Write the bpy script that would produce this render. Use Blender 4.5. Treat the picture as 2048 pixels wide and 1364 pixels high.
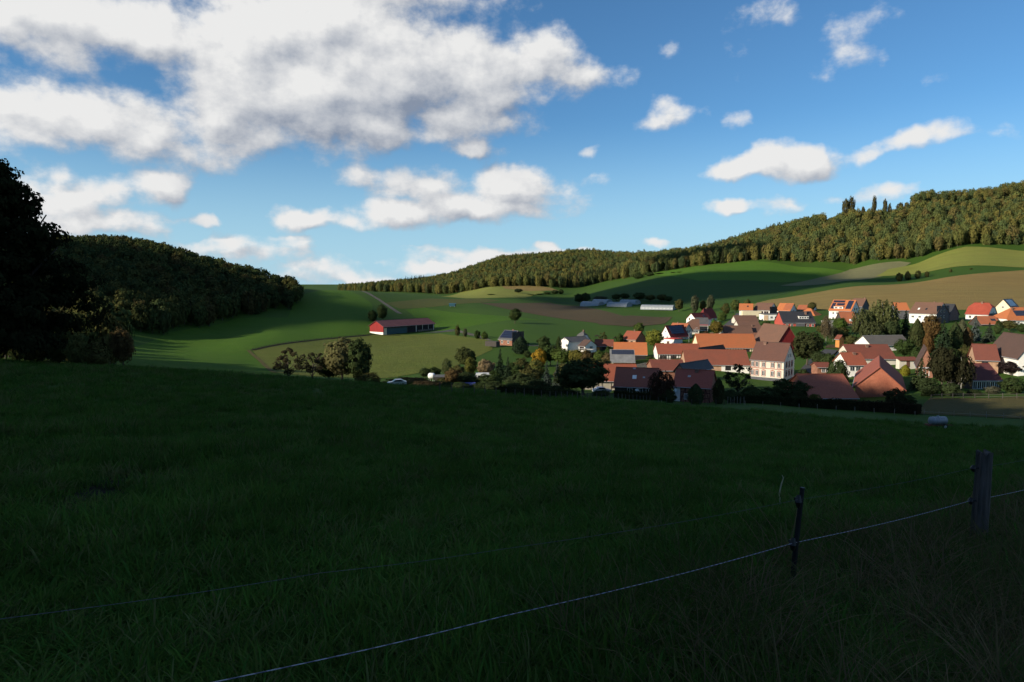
import bpy, bmesh, math, random
import numpy as np
from mathutils import Vector, Matrix

random.seed(7); np.random.seed(7)
for o in list(bpy.data.objects): bpy.data.objects.remove(o)
SC = bpy.context.scene
COL = SC.collection
R = math.radians

# ------------------------------------------------------------------ camera
F = 24/36*2048                      # focal length in photo pixels
PITCH = math.atan((682-570)/F)
cam_d = bpy.data.cameras.new('camera'); cam_d.lens = 24; cam_d.sensor_width = 36
cam_d.clip_start = 0.1; cam_d.clip_end = 30000
cam = bpy.data.objects.new('camera', cam_d); COL.objects.link(cam)
cam.rotation_euler = (math.pi/2-PITCH, 0, 0); SC.camera = cam

# ------------------------------------------------------------------ sun
SUN_AZ, SUN_EL = 116.0, 20.0        # degrees left of the view axis, elevation
SUN = Vector((-math.sin(R(SUN_AZ))*math.cos(R(SUN_EL)), math.cos(R(SUN_AZ))*math.cos(R(SUN_EL)), math.sin(R(SUN_EL))))
sd = bpy.data.lights.new('sun', 'SUN'); sd.energy = 5.0; sd.angle = R(0.53); sd.color = (1.0, 0.89, 0.70)
so = bpy.data.objects.new('sun', sd); COL.objects.link(so)
so.rotation_euler = SUN.to_track_quat('Z', 'Y').to_euler()

# ------------------------------------------------------------------ view
SC.view_settings.view_transform = 'Standard'; SC.view_settings.look = 'None'
SC.view_settings.exposure = 0.45; SC.view_settings.gamma = 1.0
SC.view_settings.use_curve_mapping = False
SC.cycles.use_denoising = True
SC.cycles.max_bounces = 6; SC.cycles.diffuse_bounces = 2; SC.cycles.glossy_bounces = 2
SC.cycles.transmission_bounces = 3; SC.cycles.transparent_max_bounces = 4
SC.cycles.use_adaptive_sampling = True; SC.cycles.adaptive_threshold = 0.02

# ------------------------------------------------------------------ picture geometry: a pixel of the photograph at depth Y
cp, sp_ = math.cos(PITCH), math.sin(PITCH)
def ray(px, py):
    a = (px-1024)/F; b = -(py-682)/F
    return np.array([a, cp + b*sp_, -sp_ + b*cp])
def at(px, py, Y):
    d = ray(px, py); return d*(Y/d[1])
def skydir(px, py):
    d = ray(px, py); d = d/np.linalg.norm(d)
    return math.atan2(d[0], d[1]), math.asin(d[2])

# ------------------------------------------------------------------ world: physical sky with clouds
W = bpy.data.worlds.new('World'); SC.world = W; W.use_nodes = True
W.cycles.sampling_method = 'MANUAL'; W.cycles.sample_map_resolution = 512
nt = W.node_tree; nt.nodes.clear()
def N(tree, kind, ins=None, **props):
    n = tree.nodes.new(kind)
    for k, v in props.items(): setattr(n, k, v)
    for k, v in (ins or {}).items():
        if isinstance(v, bpy.types.NodeSocket): tree.links.new(v, n.inputs[k])
        else: n.inputs[k].default_value = v
    return n
def MATH(tree, op, a, b=None, c=None, clamp=False):
    ins = {0: a}
    if b is not None: ins[1] = b
    if c is not None: ins[2] = c
    return N(tree, 'ShaderNodeMath', ins, operation=op, use_clamp=clamp).outputs[0]
def VM(tree, op, a, b=None, c=None):
    ins = {0: a}
    if b is not None: ins[1] = b
    if c is not None: ins[2] = c
    return N(tree, 'ShaderNodeVectorMath', ins, operation=op)

# cloud masses, by where they stand in the photograph's sky: (x, y, half width, half height, weight, hardness)
CLOUDS = [
 (130,40,240,70,1.0), (290,70,130,75,.95), (30,20,150,80,.9), (150,100,110,50,.7),
 (20,130,120,60,.45),
 (60,205,130,60,.85), (180,240,130,60,.95), (300,265,150,70,.9), (60,270,120,50,.6), (330,300,90,36,.7),
 (480,110,140,150,1.1), (440,230,120,90,1.05), (640,60,260,100,1.15), (600,190,230,110,1.25), (760,150,230,120,1.2),
 (800,-30,200,70,.9), (930,150,170,90,.95), (720,240,180,60,.9), (890,225,150,60,.8), (1060,130,90,65,.95), (1140,155,90,36,.7),
 (990,190,60,30,.8), (1000,250,80,36,.55), (945,300,55,18,.7),
 (110,350,60,40,.6), (140,400,110,60,.85), (210,385,70,50,.7), (230,445,130,26,.75), (310,370,75,38,.8), (130,450,90,30,.7),
 (415,441,50,16,.75), (330,433,40,14,.5),
 (590,437,75,24,.9), (690,440,70,18,.85), (800,430,110,30,1.0), (930,415,150,34,1.0), (830,375,110,42,.85), (1020,380,120,46,1.0), (730,360,55,26,.5),
 (1030,415,110,30,.8),
 (1335,228,40,24,.8), (1300,242,36,10,.5), (1370,222,34,16,.35), (1455,238,34,26,.45), (1172,299,28,15,.45), (1183,361,34,18,.45),
 (1450,345,56,24,.9), (1545,315,56,42,1.0), (1610,318,80,36,.95), (1515,335,80,26,.8), (1718,313,34,24,.75), (1790,295,60,20,.6), (1850,275,60,16,.45),
 (1455,420,50,15,.75), (1500,418,50,10,.4), (1550,412,50,14,.45), (1505,50,48,30,.5), (1545,30,34,18,.4), (1480,80,24,24,.3),
 (1690,60,46,30,.45), (1725,40,48,18,.4), (1675,120,52,24,.55), (1740,105,34,24,.5), (1865,165,24,16,.4), (1980,262,46,12,.38), (1325,108,30,14,.35),
 (1780,384,90,16,.55), (1660,398,40,14,.5), (1675,236,30,12,.35), (1890,250,30,10,.35),
 (440,490,110,22,.55), (520,505,90,24,.5), (560,480,60,12,.4), (640,545,150,20,.6), (720,555,130,14,.65), (880,530,120,17,.75), (1010,512,130,16,.8),
 (780,520,120,12,.4), (1080,491,22,12,.95), (960,505,160,9,.5), (600,560,90,16,.7), (1300,487,30,6,.7), (1130,500,70,8,.6),
]
tc = N(nt, 'ShaderNodeTexCoord')
sx = N(nt, 'ShaderNodeSeparateXYZ', {0: tc.outputs['Generated']})
az = MATH(nt, 'ARCTAN2', sx.outputs[0], sx.outputs[1]); el = MATH(nt, 'ARCSINE', sx.outputs[2])
PV = N(nt, 'ShaderNodeCombineXYZ', {0: az, 1: el}).outputs[0]
sky = N(nt, 'ShaderNodeTexSky', sky_type='NISHITA', sun_disc=False)
sky.sun_elevation = R(SUN_EL); sky.sun_rotation = R(-SUN_AZ); sky.altitude = 300; sky.air_density = 1.0; sky.dust_density = 0.0; sky.ozone_density = 3.0
skc = N(nt, 'ShaderNodeMix', {'Factor': 1.0, 'A': sky.outputs[0], 'B': (.60, .92, 1.10, 1)}, data_type='RGBA', blend_type='MULTIPLY')
b_sky = N(nt, 'ShaderNodeBackground', {0: skc.outputs['Result'], 1: .084})
veil = N(nt, 'ShaderNodeMapRange', {0: el, 1: .24, 2: 0.0, 3: 0.0, 4: .80}, interpolation_type='SMOOTHSTEP').outputs[0]
b_veil = N(nt, 'ShaderNodeBackground', {0: (.42, .66, .84, 1), 1: .74})
b_sky = N(nt, 'ShaderNodeMixShader', {0: veil, 1: b_sky.outputs[0], 2: b_veil.outputs[0]})
# the cloud masses as one smooth field over the sky (azimuth x elevation), written as a short sum of
# products of one-dimensional curves so that it stays cheap to evaluate
A0, A1, E0, E1, KR = -1.0, 1.0, -.05, .66, 21
gA, gE = np.linspace(A0, A1, 200), np.linspace(E0, E1, 120)
AA, EE = np.meshgrid(gA, gE, indexing='ij')
field = np.full(AA.shape, -.4)
for (x, y, hw, hh, s) in CLOUDS:
    a, e = skydir(x, y); c2 = math.cos(math.atan((x-1024)/F))
    rx = hw/F*c2*c2*1.18; ry = hh/F*c2*1.22
    if x > 1250 and y < 275: s *= .70
    field = np.maximum(field, s*(1-np.hypot((AA-a)/rx, (EE-e)/ry)))
u_, s_, v_ = np.linalg.svd(field+.4, full_matrices=False)
def curve_node(rows, fac):
    """three one-dimensional tables as an RGB curve node; returns the node, scale and offset"""
    n = nt.nodes.new('ShaderNodeRGBCurve'); mp = n.mapping; mp.use_clip = False; mp.extend = 'HORIZONTAL'
    lo = [float(r.min()) for r in rows]; sc = [float(r.max()-r.min())+1e-9 for r in rows]
    for k in range(3):
        c = mp.curves[k]; r = (rows[k]-lo[k])/sc[k]; m_ = len(r)
        c.points[0].location = (0, r[0]); c.points[1].location = (1, r[-1])
        for q in range(1, m_-1): c.points.new(q/(m_-1), float(r[q]))
    mp.update(); nt.links.new(fac, n.inputs['Color'])
    return VM(nt, 'MULTIPLY_ADD', n.outputs[0], tuple(sc), tuple(lo)).outputs[0]
def masses(P):
    q = VM(nt, 'MULTIPLY_ADD', P, (1/(A1-A0), 1/(E1-E0), 0), (-A0/(A1-A0), -E0/(E1-E0), 0)).outputs[0]
    sp = N(nt, 'ShaderNodeSeparateXYZ', {0: q})
    fx = N(nt, 'ShaderNodeCombineXYZ', {0: sp.outputs[0], 1: sp.outputs[0], 2: sp.outputs[0]}).outputs[0]
    fy = N(nt, 'ShaderNodeCombineXYZ', {0: sp.outputs[1], 1: sp.outputs[1], 2: sp.outputs[1]}).outputs[0]
    acc = None
    for k in range(0, KR, 3):
        ca = curve_node([(u_[:, j]*math.sqrt(s_[j]))[::2] for j in range(k, k+3)], fx)
        cb = curve_node([(v_[j]*math.sqrt(s_[j])) for j in range(k, k+3)], fy)
        d = VM(nt, 'DOT_PRODUCT', ca, cb).outputs['Value']
        acc = MATH(nt, 'ADD', acc, d) if acc else MATH(nt, 'ADD', d, -.4)
    return acc
# the same kind of fair-weather cloud goes on outside the frame
def field_at(P):
    far = N(nt, 'ShaderNodeTexNoise', {'Vector': VM(nt, 'MULTIPLY', P, (1, 2.2, 1)).outputs[0], 'Scale': 2.2, 'Detail': 2.0}, noise_dimensions='2D')
    fv = MATH(nt, 'MULTIPLY_ADD', far.outputs[0], 3.2, -1.75)
    sep = N(nt, 'ShaderNodeSeparateXYZ', {0: P})
    out_az = N(nt, 'ShaderNodeMapRange', {0: MATH(nt, 'ABSOLUTE', sep.outputs[0]), 1: .72, 2: .95}, interpolation_type='SMOOTHSTEP').outputs[0]
    out_el = N(nt, 'ShaderNodeMapRange', {0: sep.outputs[1], 1: .46, 2: .62}, interpolation_type='SMOOTHSTEP').outputs[0]
    om = MATH(nt, 'MAXIMUM', out_az, out_el)
    v = N(nt, 'ShaderNodeMix', {'Factor': om, 'A': masses(P), 'B': fv}, data_type='FLOAT').outputs[0]
    return MATH(nt, 'MAXIMUM', v, -.4)
def fine(P, detail, scale=12.0, rough=.57):
    n = N(nt, 'ShaderNodeTexNoise', {'Vector': VM(nt, 'MULTIPLY', P, (1, 1.4, 1)).outputs[0], 'Scale': scale, 'Detail': detail, 'Roughness': rough, 'Lacunarity': 2.1}, noise_dimensions='2D')
    return MATH(nt, 'SUBTRACT', n.outputs[0], .5)
warpn = N(nt, 'ShaderNodeTexNoise', {'Vector': PV, 'Scale': 9.0, 'Detail': 4.0, 'Roughness': .6}, noise_dimensions='2D')
PW = VM(nt, 'MULTIPLY_ADD', VM(nt, 'SUBTRACT', warpn.outputs['Color'], (.5,.5,.5)).outputs[0], (.055,.04,0), PV).outputs[0]
d0 = MATH(nt, 'MULTIPLY_ADD', fine(PV, 10.0), 1.25, field_at(PW))
PB = VM(nt, 'ADD', PW, (-.05, .045, 0)).outputs[0]
PC = VM(nt, 'ADD', PW, (-.16, .09, 0)).outputs[0]
PA = VM(nt, 'ADD', PW, (-.013, .017, 0)).outputs[0]
dA = MATH(nt, 'MULTIPLY_ADD', fine(VM(nt, 'ADD', PV, (-.013, .017, 0)).outputs[0], 7.0), 1.25, field_at(PA))
dn = MATH(nt, 'SUBTRACT', d0, dA)
d2 = MATH(nt, 'MULTIPLY_ADD', fine(PB, 3.0), .15, field_at(PB))
d3 = field_at(PC)
dens = N(nt, 'ShaderNodeMapRange', {0: d0, 1: .02, 2: .56}, interpolation_type='SMOOTHSTEP').outputs[0]
# lit from the upper left, grey where more cloud stands between the sun and the point
lit = MATH(nt, 'MULTIPLY_ADD', N(nt, 'ShaderNodeClamp', {0: dn, 1: -.5, 2: .35}).outputs[0], .85, .74)
lit = MATH(nt, 'MULTIPLY_ADD', MATH(nt, 'MAXIMUM', d2, 0.0), -.30, lit)
lit = MATH(nt, 'MULTIPLY_ADD', MATH(nt, 'MAXIMUM', d3, 0.0), -.24, lit)
lit = MATH(nt, 'MULTIPLY_ADD', MATH(nt, 'MINIMUM', MATH(nt, 'MAXIMUM', d0, 0.0), 1.0), .30, lit, clamp=True)
ccol = N(nt, 'ShaderNodeMix', {'Factor': lit, 'A': (.22, .265, .35, 1), 'B': (.76, .76, .755, 1)}, data_type='RGBA')
b_cl = N(nt, 'ShaderNodeBackground', {0: ccol.outputs['Result'], 1: .80})
cur = N(nt, 'ShaderNodeMixShader', {0: dens, 1: b_sky.outputs[0], 2: b_cl.outputs[0]}).outputs[0]
N(nt, 'ShaderNodeOutputWorld', {0: cur})

# ------------------------------------------------------------------ helpers
def link(o, parent=None):
    COL.objects.link(o)
    if parent is not None: o.parent = parent
    return o
def tag(o, label=None, cat=None, group=None, kind=None):
    if label: o['label'] = label
    if cat: o['category'] = cat
    if group: o['group'] = group
    if kind: o['kind'] = kind
    return o
def mesh_np(name, V, faces, mats=(), fmat=None, smooth=False):
    """faces: (n,k) int array with k = 3 or 4"""
    V = np.asarray(V, dtype=np.float32); Fa = np.asarray(faces, dtype=np.int32)
    me = bpy.data.meshes.new(name)
    n, k = Fa.shape
    me.vertices.add(len(V)); me.vertices.foreach_set('co', V.ravel())
    me.loops.add(n*k); me.loops.foreach_set('vertex_index', Fa.ravel())
    me.polygons.add(n); me.polygons.foreach_set('loop_start', np.arange(0, n*k, k, dtype=np.int32))
    for m in mats: me.materials.append(m)
    if fmat is not None: me.polygons.foreach_set('material_index', np.asarray(fmat, dtype=np.int32))
    if smooth: me.polygons.foreach_set('use_smooth', np.ones(n, dtype=bool))
    me.update(calc_edges=True); me.validate()
    return me
class MB:
    """collects boxes, prisms and tubes and links them as one mesh object"""
    def __init__(s): s.v = []; s.f = []; s.m = []; s.mi = 0
    def poly(s, pts, faces):
        b = len(s.v); s.v += [tuple(p) for p in pts]
        for f in faces: s.f.append([b+i for i in f]); s.m.append(s.mi)
    def box(s, x0, x1, y0, y1, z0, z1):
        s.poly([(x0,y0,z0),(x1,y0,z0),(x1,y1,z0),(x0,y1,z0),(x0,y0,z1),(x1,y0,z1),(x1,y1,z1),(x0,y1,z1)],
               [(0,3,2,1),(4,5,6,7),(0,1,5,4),(1,2,6,5),(2,3,7,6),(3,0,4,7)])
    def prism(s, pts, off):
        """planar polygon pts extruded by vector off"""
        n = len(pts); off = Vector(off); a = [Vector(p) for p in pts]; b = [p+off for p in a]
        s.poly(a+b, [tuple(range(n))[::-1], tuple(range(n, 2*n))] + [(i, (i+1) % n, n+(i+1) % n, n+i) for i in range(n)])
    def tube(s, pts, rad, n=8, cap=True):
        pts = [Vector(p) for p in pts]; rads = rad if isinstance(rad, (list, tuple)) else [rad]*len(pts)
        b = len(s.v)
        for i, p in enumerate(pts):
            t = (pts[min(i+1, len(pts)-1)]-pts[max(i-1, 0)]).normalized()
            a = t.orthogonal().normalized() if i == 0 else (a - t*a.dot(t)).normalized()
            c = t.cross(a)
            for k in range(n):
                th = 2*math.pi*k/n; s.v.append(tuple(p+(a*math.cos(th)+c*math.sin(th))*rads[i]))
        for i in range(len(pts)-1):
            for k in range(n):
                s.f.append([b+i*n+k, b+i*n+(k+1) % n, b+(i+1)*n+(k+1) % n, b+(i+1)*n+k]); s.m.append(s.mi)
        if cap:
            s.f.append([b+k for k in range(n)][::-1]); s.m.append(s.mi)
            e = b+(len(pts)-1)*n; s.f.append([e+k for k in range(n)]); s.m.append(s.mi)
    def mesh(s, name, mats):
        me = bpy.data.meshes.new(name); me.from_pydata(s.v, [], s.f)
        for m in (mats if isinstance(mats, (list, tuple)) else [mats]): me.materials.append(m)
        me.polygons.foreach_set('material_index', s.m)
        bm = bmesh.new(); bm.from_mesh(me); bmesh.ops.recalc_face_normals(bm, faces=bm.faces); bm.to_mesh(me); bm.free()
        me.update(); return me
    def build(s, name, mats, parent=None, smooth=False):
        me = s.mesh(name, mats)
        if smooth: me.polygons.foreach_set('use_smooth', [True]*len(me.polygons))
        return link(bpy.data.objects.new(name, me), parent)
def empty(name, loc=(0,0,0), rz=0.0):
    e = bpy.data.objects.new(name, None); e.location = loc; e.rotation_euler = (0,0,rz); e.empty_display_size = .5
    return link(e)
def copy_tree(o, parent=None):
    c = o.copy(); COL.objects.link(c); c.parent = parent
    for ch in [x for x in bpy.data.objects if x.parent == o]: copy_tree(ch, c)
    return c

# ------------------------------------------------------------------ materials
def mat(name, col, rough=.85, var=.25, scale=1.0, bump=0.0, bscale=None, spec=.3, metal=0.0, obj=False, stretch=(1,1,1), col2=None, detail=6.0, coat=0.0):
    m = bpy.data.materials.new(name); m.use_nodes = True
    t = m.node_tree; t.nodes.clear()
    tcn = N(t, 'ShaderNodeTexCoord')
    v = VM(t, 'MULTIPLY', tcn.outputs['Object'], stretch).outputs[0]
    n1 = N(t, 'ShaderNodeTexNoise', {'Vector': v, 'Scale': scale, 'Detail': detail, 'Roughness': .62})
    c2 = col2 if col2 else tuple(c*(1-var) for c in col[:3])
    mr = N(t, 'ShaderNodeMapRange', {0: n1.outputs[0], 1: .3, 2: .7}).outputs[0]
    mx = N(t, 'ShaderNodeMix', {'Factor': mr, 'A': (*c2[:3], 1), 'B': (*[c*(1+var*.5) if not col2 else c for c in col[:3]], 1)}, data_type='RGBA')
    base = mx.outputs['Result']
    bs = N(t, 'ShaderNodeBsdfPrincipled', {'Base Color': base, 'Roughness': rough, 'Metallic': metal, 'Specular IOR Level': spec})
    if bump:
        n2 = N(t, 'ShaderNodeTexNoise', {'Vector': v, 'Scale': bscale or scale*6, 'Detail': 4.0})
        bp = N(t, 'ShaderNodeBump', {'Height': n2.outputs[0], 'Strength': bump, 'Distance': .05}); t.links.new(bp.outputs[0], bs.inputs['Normal'])
    N(t, 'ShaderNodeOutputMaterial', {0: bs.outputs[0]})
    return m
def ground_mat(name, cols, s1=.02, s2=.35, rows=None, bump=1.0, rough=.95, s3=4.0, bd=.9):
    """soil or grass: broad patches, fine mottling, optional drill rows (angle, spacing m, depth)"""
    m = bpy.data.materials.new(name); m.use_nodes = True
    t = m.node_tree; t.nodes.clear()
    P = N(t, 'ShaderNodeTexCoord').outputs['Object']
    a = N(t, 'ShaderNodeTexNoise', {'Vector': P, 'Scale': s1, 'Detail': 5.0, 'Roughness': .6})
    b = N(t, 'ShaderNodeTexNoise', {'Vector': P, 'Scale': s2, 'Detail': 7.0, 'Roughness': .68})
    c = N(t, 'ShaderNodeTexNoise', {'Vector': P, 'Scale': s3, 'Detail': 5.0, 'Roughness': .7})
    f1 = N(t, 'ShaderNodeMapRange', {0: a.outputs[0], 1: .32, 2: .68}).outputs[0]
    f2 = N(t, 'ShaderNodeMapRange', {0: b.outputs[0], 1: .33, 2: .68}).outputs[0]
    f3 = N(t, 'ShaderNodeMapRange', {0: c.outputs[0], 1: .3, 2: .7}).outputs[0]
    m1 = N(t, 'ShaderNodeMix', {'Factor': f1, 'A': (*cols[0], 1), 'B': (*cols[1], 1)}, data_type='RGBA').outputs['Result']
    m2 = N(t, 'ShaderNodeMix', {'Factor': MATH(t, 'MULTIPLY', f2, .6), 'A': m1, 'B': (*cols[2], 1)}, data_type='RGBA').outputs['Result']
    dark = tuple(x*.55 for x in cols[0])
    m3 = N(t, 'ShaderNodeMix', {'Factor': MATH(t, 'MULTIPLY', f3, .42), 'A': m2, 'B': (*dark, 1)}, data_type='RGBA').outputs['Result']
    h = MATH(t, 'MULTIPLY_ADD', c.outputs[0], .5, b.outputs[0])
    if rows:
        ang, sp, dep = rows
        rv = N(t, 'ShaderNodeVectorRotate', {'Vector': P, 'Angle': R(ang)}, rotation_type='Z_AXIS').outputs[0]
        wv = N(t, 'ShaderNodeTexNoise', {'Vector': VM(t, 'MULTIPLY', rv, (.012, 1.0/sp, 0)).outputs[0], 'Scale': 1.0, 'Detail': 3.0}, noise_dimensions='2D')
        fr = N(t, 'ShaderNodeMapRange', {0: wv.outputs[0], 1: .3, 2: .7}).outputs[0]
        m3 = N(t, 'ShaderNodeMix', {'Factor': MATH(t, 'MULTIPLY', fr, dep), 'A': m3, 'B': (*[x*.6 for x in cols[0]], 1)}, data_type='RGBA').outputs['Result']
    bs = N(t, 'ShaderNodeBsdfPrincipled', {'Base Color': m3, 'Roughness': rough, 'Specular IOR Level': .1})
    bp = N(t, 'ShaderNodeBump', {'Height': h, 'Strength': bump, 'Distance': bd}); t.links.new(bp.outputs[0], bs.inputs['Normal'])
    N(t, 'ShaderNodeOutputMaterial', {0: bs.outputs[0]})
    return m

# ------------------------------------------------------------------ terrain
def near(x, y): return -1.75 - .14*y - .035*x
CP = []
for (px, py, Y) in [
  # meadow
  (0,800,27),(350,800,31),(700,815,38),(1024,820,53),(1300,840,55),(1600,850,62),(1875,860,85),(2048,862,80),
  (0,735,62),(150,735,64),(350,743,70),(560,757,80),(800,774,95),(1024,787,108),(1250,799,122),(1500,809,126),(1700,820,122),(1850,831,112),(2048,836,108),(1700,470,1300),(1850,455,1300),
  (2300,850,95),(1600,920,24),(2048,930,24),(300,900,14.5),
  # beyond its edge
  (560,762,150),(750,768,160),(250,739,150),(120,733,150),(0,728,160),(-300,720,160),
  (450,738,200),(620,752,200),(760,757,205),(950,760,195),(1050,770,180),
  (505,702,290),(640,679,360),(740,670,405),(880,666,420),(980,684,330),(870,700,290),(760,720,255),
  # left wood and pasture
  (590,622,500),(450,650,420),(330,682,330),(270,705,250),(130,640,330),(250,518,520),(350,536,540),(470,574,530),(540,604,520),(130,530,480),(-100,520,430),(-400,520,330),
  (400,548,680),(600,579,600),(560,577,680),(740,585,640),(670,581,640),(640,605,520),(700,640,450),(850,626,540),(560,665,370),(500,690,300),
  (860,597,690),(1000,600,760),(1150,604,800),(1030,647,415),(950,612,600),(600,592,800),(700,590,900),
  # valley floor and far side
  (1150,619,620),(1340,629,540),(1100,640,470),(1230,655,400),(930,592,870),(985,574,960),(1100,579,950),(900,588,1080),(1180,574,1000),
  (1300,600,640),(1300,562,820),(1180,592,800),(1400,600,600),(1500,524,880),(1400,532,900),(1310,546,930),(1600,530,860),(1700,540,820),(1560,562,720),(1560,600,520),
  (1700,594,470),(1700,562,640),(1900,555,600),(1900,590,450),(2048,594,440),(2048,543,640),(1830,528,780),(2048,499,780),(2300,480,760),(2300,545,600),(2300,600,430),(2600,560,500),
  # right wood
  (2048,405,980),(1850,418,990),(1700,432,1000),(1560,481,1030),(1400,523,1080),(2300,380,980),(2048,450,860),(1700,490,900),(1500,510,960),
  (1300,525,1300),(1160,518,1450),(1000,528,1480),(860,570,1500),(1300,540,1080),(1160,560,1150),(1000,567,1150),(760,578,1500),(690,586,1450),
  # village
  (1150,707,285),(1270,687,325),(1250,729,232),(1010,691,300),(1220,787,158),(1400,806,142),(1400,730,215),(1550,764,190),(1450,700,260),(1420,665,320),(1340,680,300),
  (1500,634,375),(1600,662,300),(1690,642,352),(1850,650,318),(1950,644,325),(2048,640,320),(1720,802,145),(1640,780,160),(1780,702,240),(1900,720,205),(1970,775,155),(2048,690,215),(2048,800,128),(2300,760,150),(1650,700,245),(1850,790,140),
 ]:
    CP.append(tuple(at(px, py, Y)))
for (x, y) in [(0,0),(0,4),(-4,4),(4,4),(0,10),(-8,8),(8,8),(12,14),(-12,14),(0,18),(25,10),(5,-8),(-6,-6)]: CP.append((x, y, near(x, y)))
CP += [(-25,0,1.0),(-45,20,2),(-70,0,13),(-75,50,7),(-110,30,31),(-115,70,20),(-140,110,6),(-150,10,49),(-200,60,50),(-210,130,17),(-120,-40,34),(-90,-80,28),(-200,-60,60),(-300,40,58),(-260,-160,70),(-400,-100,70),(-400,150,32),
       (0,-40,4),(0,-120,16),(80,-60,-4),(200,-60,-16),(150,30,-18),(200,100,-24),(60,20,-9.5),(350,0,-25),(400,200,-18),(-100,-300,60),(200,-400,20),
       (-600,500,30),(-800,0,60),(-500,900,10),(-900,1500,20),(0,2600,20),(1200,2200,60),(-1200,2600,10),(1500,900,110),(1200,300,10),(900,-300,0),(0,-1200,40),(-1200,-600,60),(2600,2600,60),(0,3800,0),(3000,0,20),(-3000,0,30),(-2500,3000,0),(0,-3500,20)]
CP = np.array(CP)
def warp(x, y):
    r = np.hypot(x, y); th = np.arctan2(x, y)
    s = np.log((r+12.0)/12.0)
    return np.stack([s*np.sin(th*.999), s*np.cos(th*.999)], -1)*1.0, r
U, rr = warp(CP[:,0], CP[:,1])
Q = CP[:,2]/(rr+25.0)
def phi(A, B):
    r2 = (A[:,0][:,None]-B[:,0][None,:])**2 + (A[:,1][:,None]-B[:,1][None,:])**2 + 1e-14
    return .5*r2*np.log(r2)
n_ = len(U)
A_ = np.zeros((n_+3, n_+3)); A_[:n_,:n_] = phi(U, U) + 6e-3*np.eye(n_)
A_[:n_,n_] = 1; A_[:n_,n_+1:] = U; A_[n_,:n_] = 1; A_[n_+1:,:n_] = U.T
COEF = np.linalg.solve(A_, np.concatenate([Q, np.zeros(3)]))
def ground(x, y):
    x = np.atleast_1d(np.asarray(x, float)); y = np.atleast_1d(np.asarray(y, float))
    sh = x.shape; x = x.ravel(); y = y.ravel(); out = np.empty(len(x))
    for i in range(0, len(x), 20000):
        u, r = warp(x[i:i+20000], y[i:i+20000])
        out[i:i+20000] = (phi(u, U)@COEF[:n_] + COEF[n_] + u@COEF[n_+1:])*(r+25.0)
    return out.reshape(sh)
def gz(x, y): return float(ground(x, y)[0])
RS = np.exp(np.linspace(math.log(2.0), math.log(2500.0), 900))
def hit(px, py, r0=2.0, r1=2500.0):
    """first place where the line of sight through a photo pixel meets the ground"""
    d = ray(px, py); k = RS/math.hypot(d[0], d[1]); k = k[(RS >= r0) & (RS <= r1)]
    p = k[:,None]*d[None,:]; below = p[:,2] < ground(p[:,0], p[:,1])
    i = int(np.argmax(below)) if below.any() else len(k)-1
    return p[i]

M = {}
M['grass'] = ground_mat('meadow_grass', [(.036,.084,.010),(.044,.096,.011),(.058,.096,.016)], s1=.03, s2=.5, s3=5.0, bump=.5, bd=.3)
M['pasture'] = ground_mat('pasture_grass', [(.050,.122,.009),(.060,.136,.010),(.080,.135,.016)], s1=.012, s2=.12, s3=1.2, rows=(20,3,.22))
M['olive'] = ground_mat('sown_field', [(.118,.142,.024),(.105,.142,.024),(.138,.135,.034)], s1=.008, s2=.1, s3=1.0, rows=(-14,6,.36))
M['crop'] = ground_mat('green_crop', [(.036,.088,.016),(.042,.092,.017),(.050,.08,.02)], s1=.006, s2=.06, s3=.8, rows=(10,8,.36))
M['crop2'] = ground_mat('bright_crop', [(.066,.152,.014),(.076,.162,.016),(.09,.15,.02)], s1=.006, s2=.06, s3=.8, rows=(8,8,.32))
M['soil'] = ground_mat('ploughed_field', [(.29,.200,.068),(.255,.205,.066),(.21,.150,.055)], s1=.006, s2=.05, s3=.7, rows=(4,9,.42))
M['stubble'] = ground_mat('stubble_strip', [(.18,.18,.085),(.17,.16,.085),(.15,.15,.07)], s1=.01, s2=.08, s3=.7, rows=(50,6,.25))
M['light'] = ground_mat('young_crop', [(.205,.235,.048),(.22,.228,.05),(.20,.18,.05)], s1=.006, s2=.05, s3=.7, rows=(4,9,.34))
M['brown'] = ground_mat('tilled_strip', [(.105,.072,.040),(.090,.072,.038),(.07,.062,.03)], s1=.01, s2=.08, s3=.8, rows=(6,5,.25))
M['mow'] = ground_mat('mown_strip', [(.085,.105,.024),(.09,.10,.026),(.10,.09,.03)], s1=.01, s2=.08, s3=.8, rows=(15,5,.25))
M['dry'] = ground_mat('dry_grass', [(.110,.094,.034),(.088,.088,.030),(.135,.108,.045)], s1=.05, s2=.5, s3=3.0)
M['track'] = ground_mat('track_gravel', [(.13,.12,.10),(.15,.14,.12),(.12,.11,.09)], s1=.1, s2=.8, s3=6.0)
M['asphalt'] = ground_mat('asphalt', [(.075,.075,.08),(.085,.085,.09),(.065,.065,.07)], s1=.05, s2=.5, s3=5.0, bump=.1)
M['mud'] = ground_mat('trodden_mud', [(.022,.020,.016),(.028,.024,.018),(.018,.022,.014)], s1=.5, s2=2.0, s3=9.0)

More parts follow.
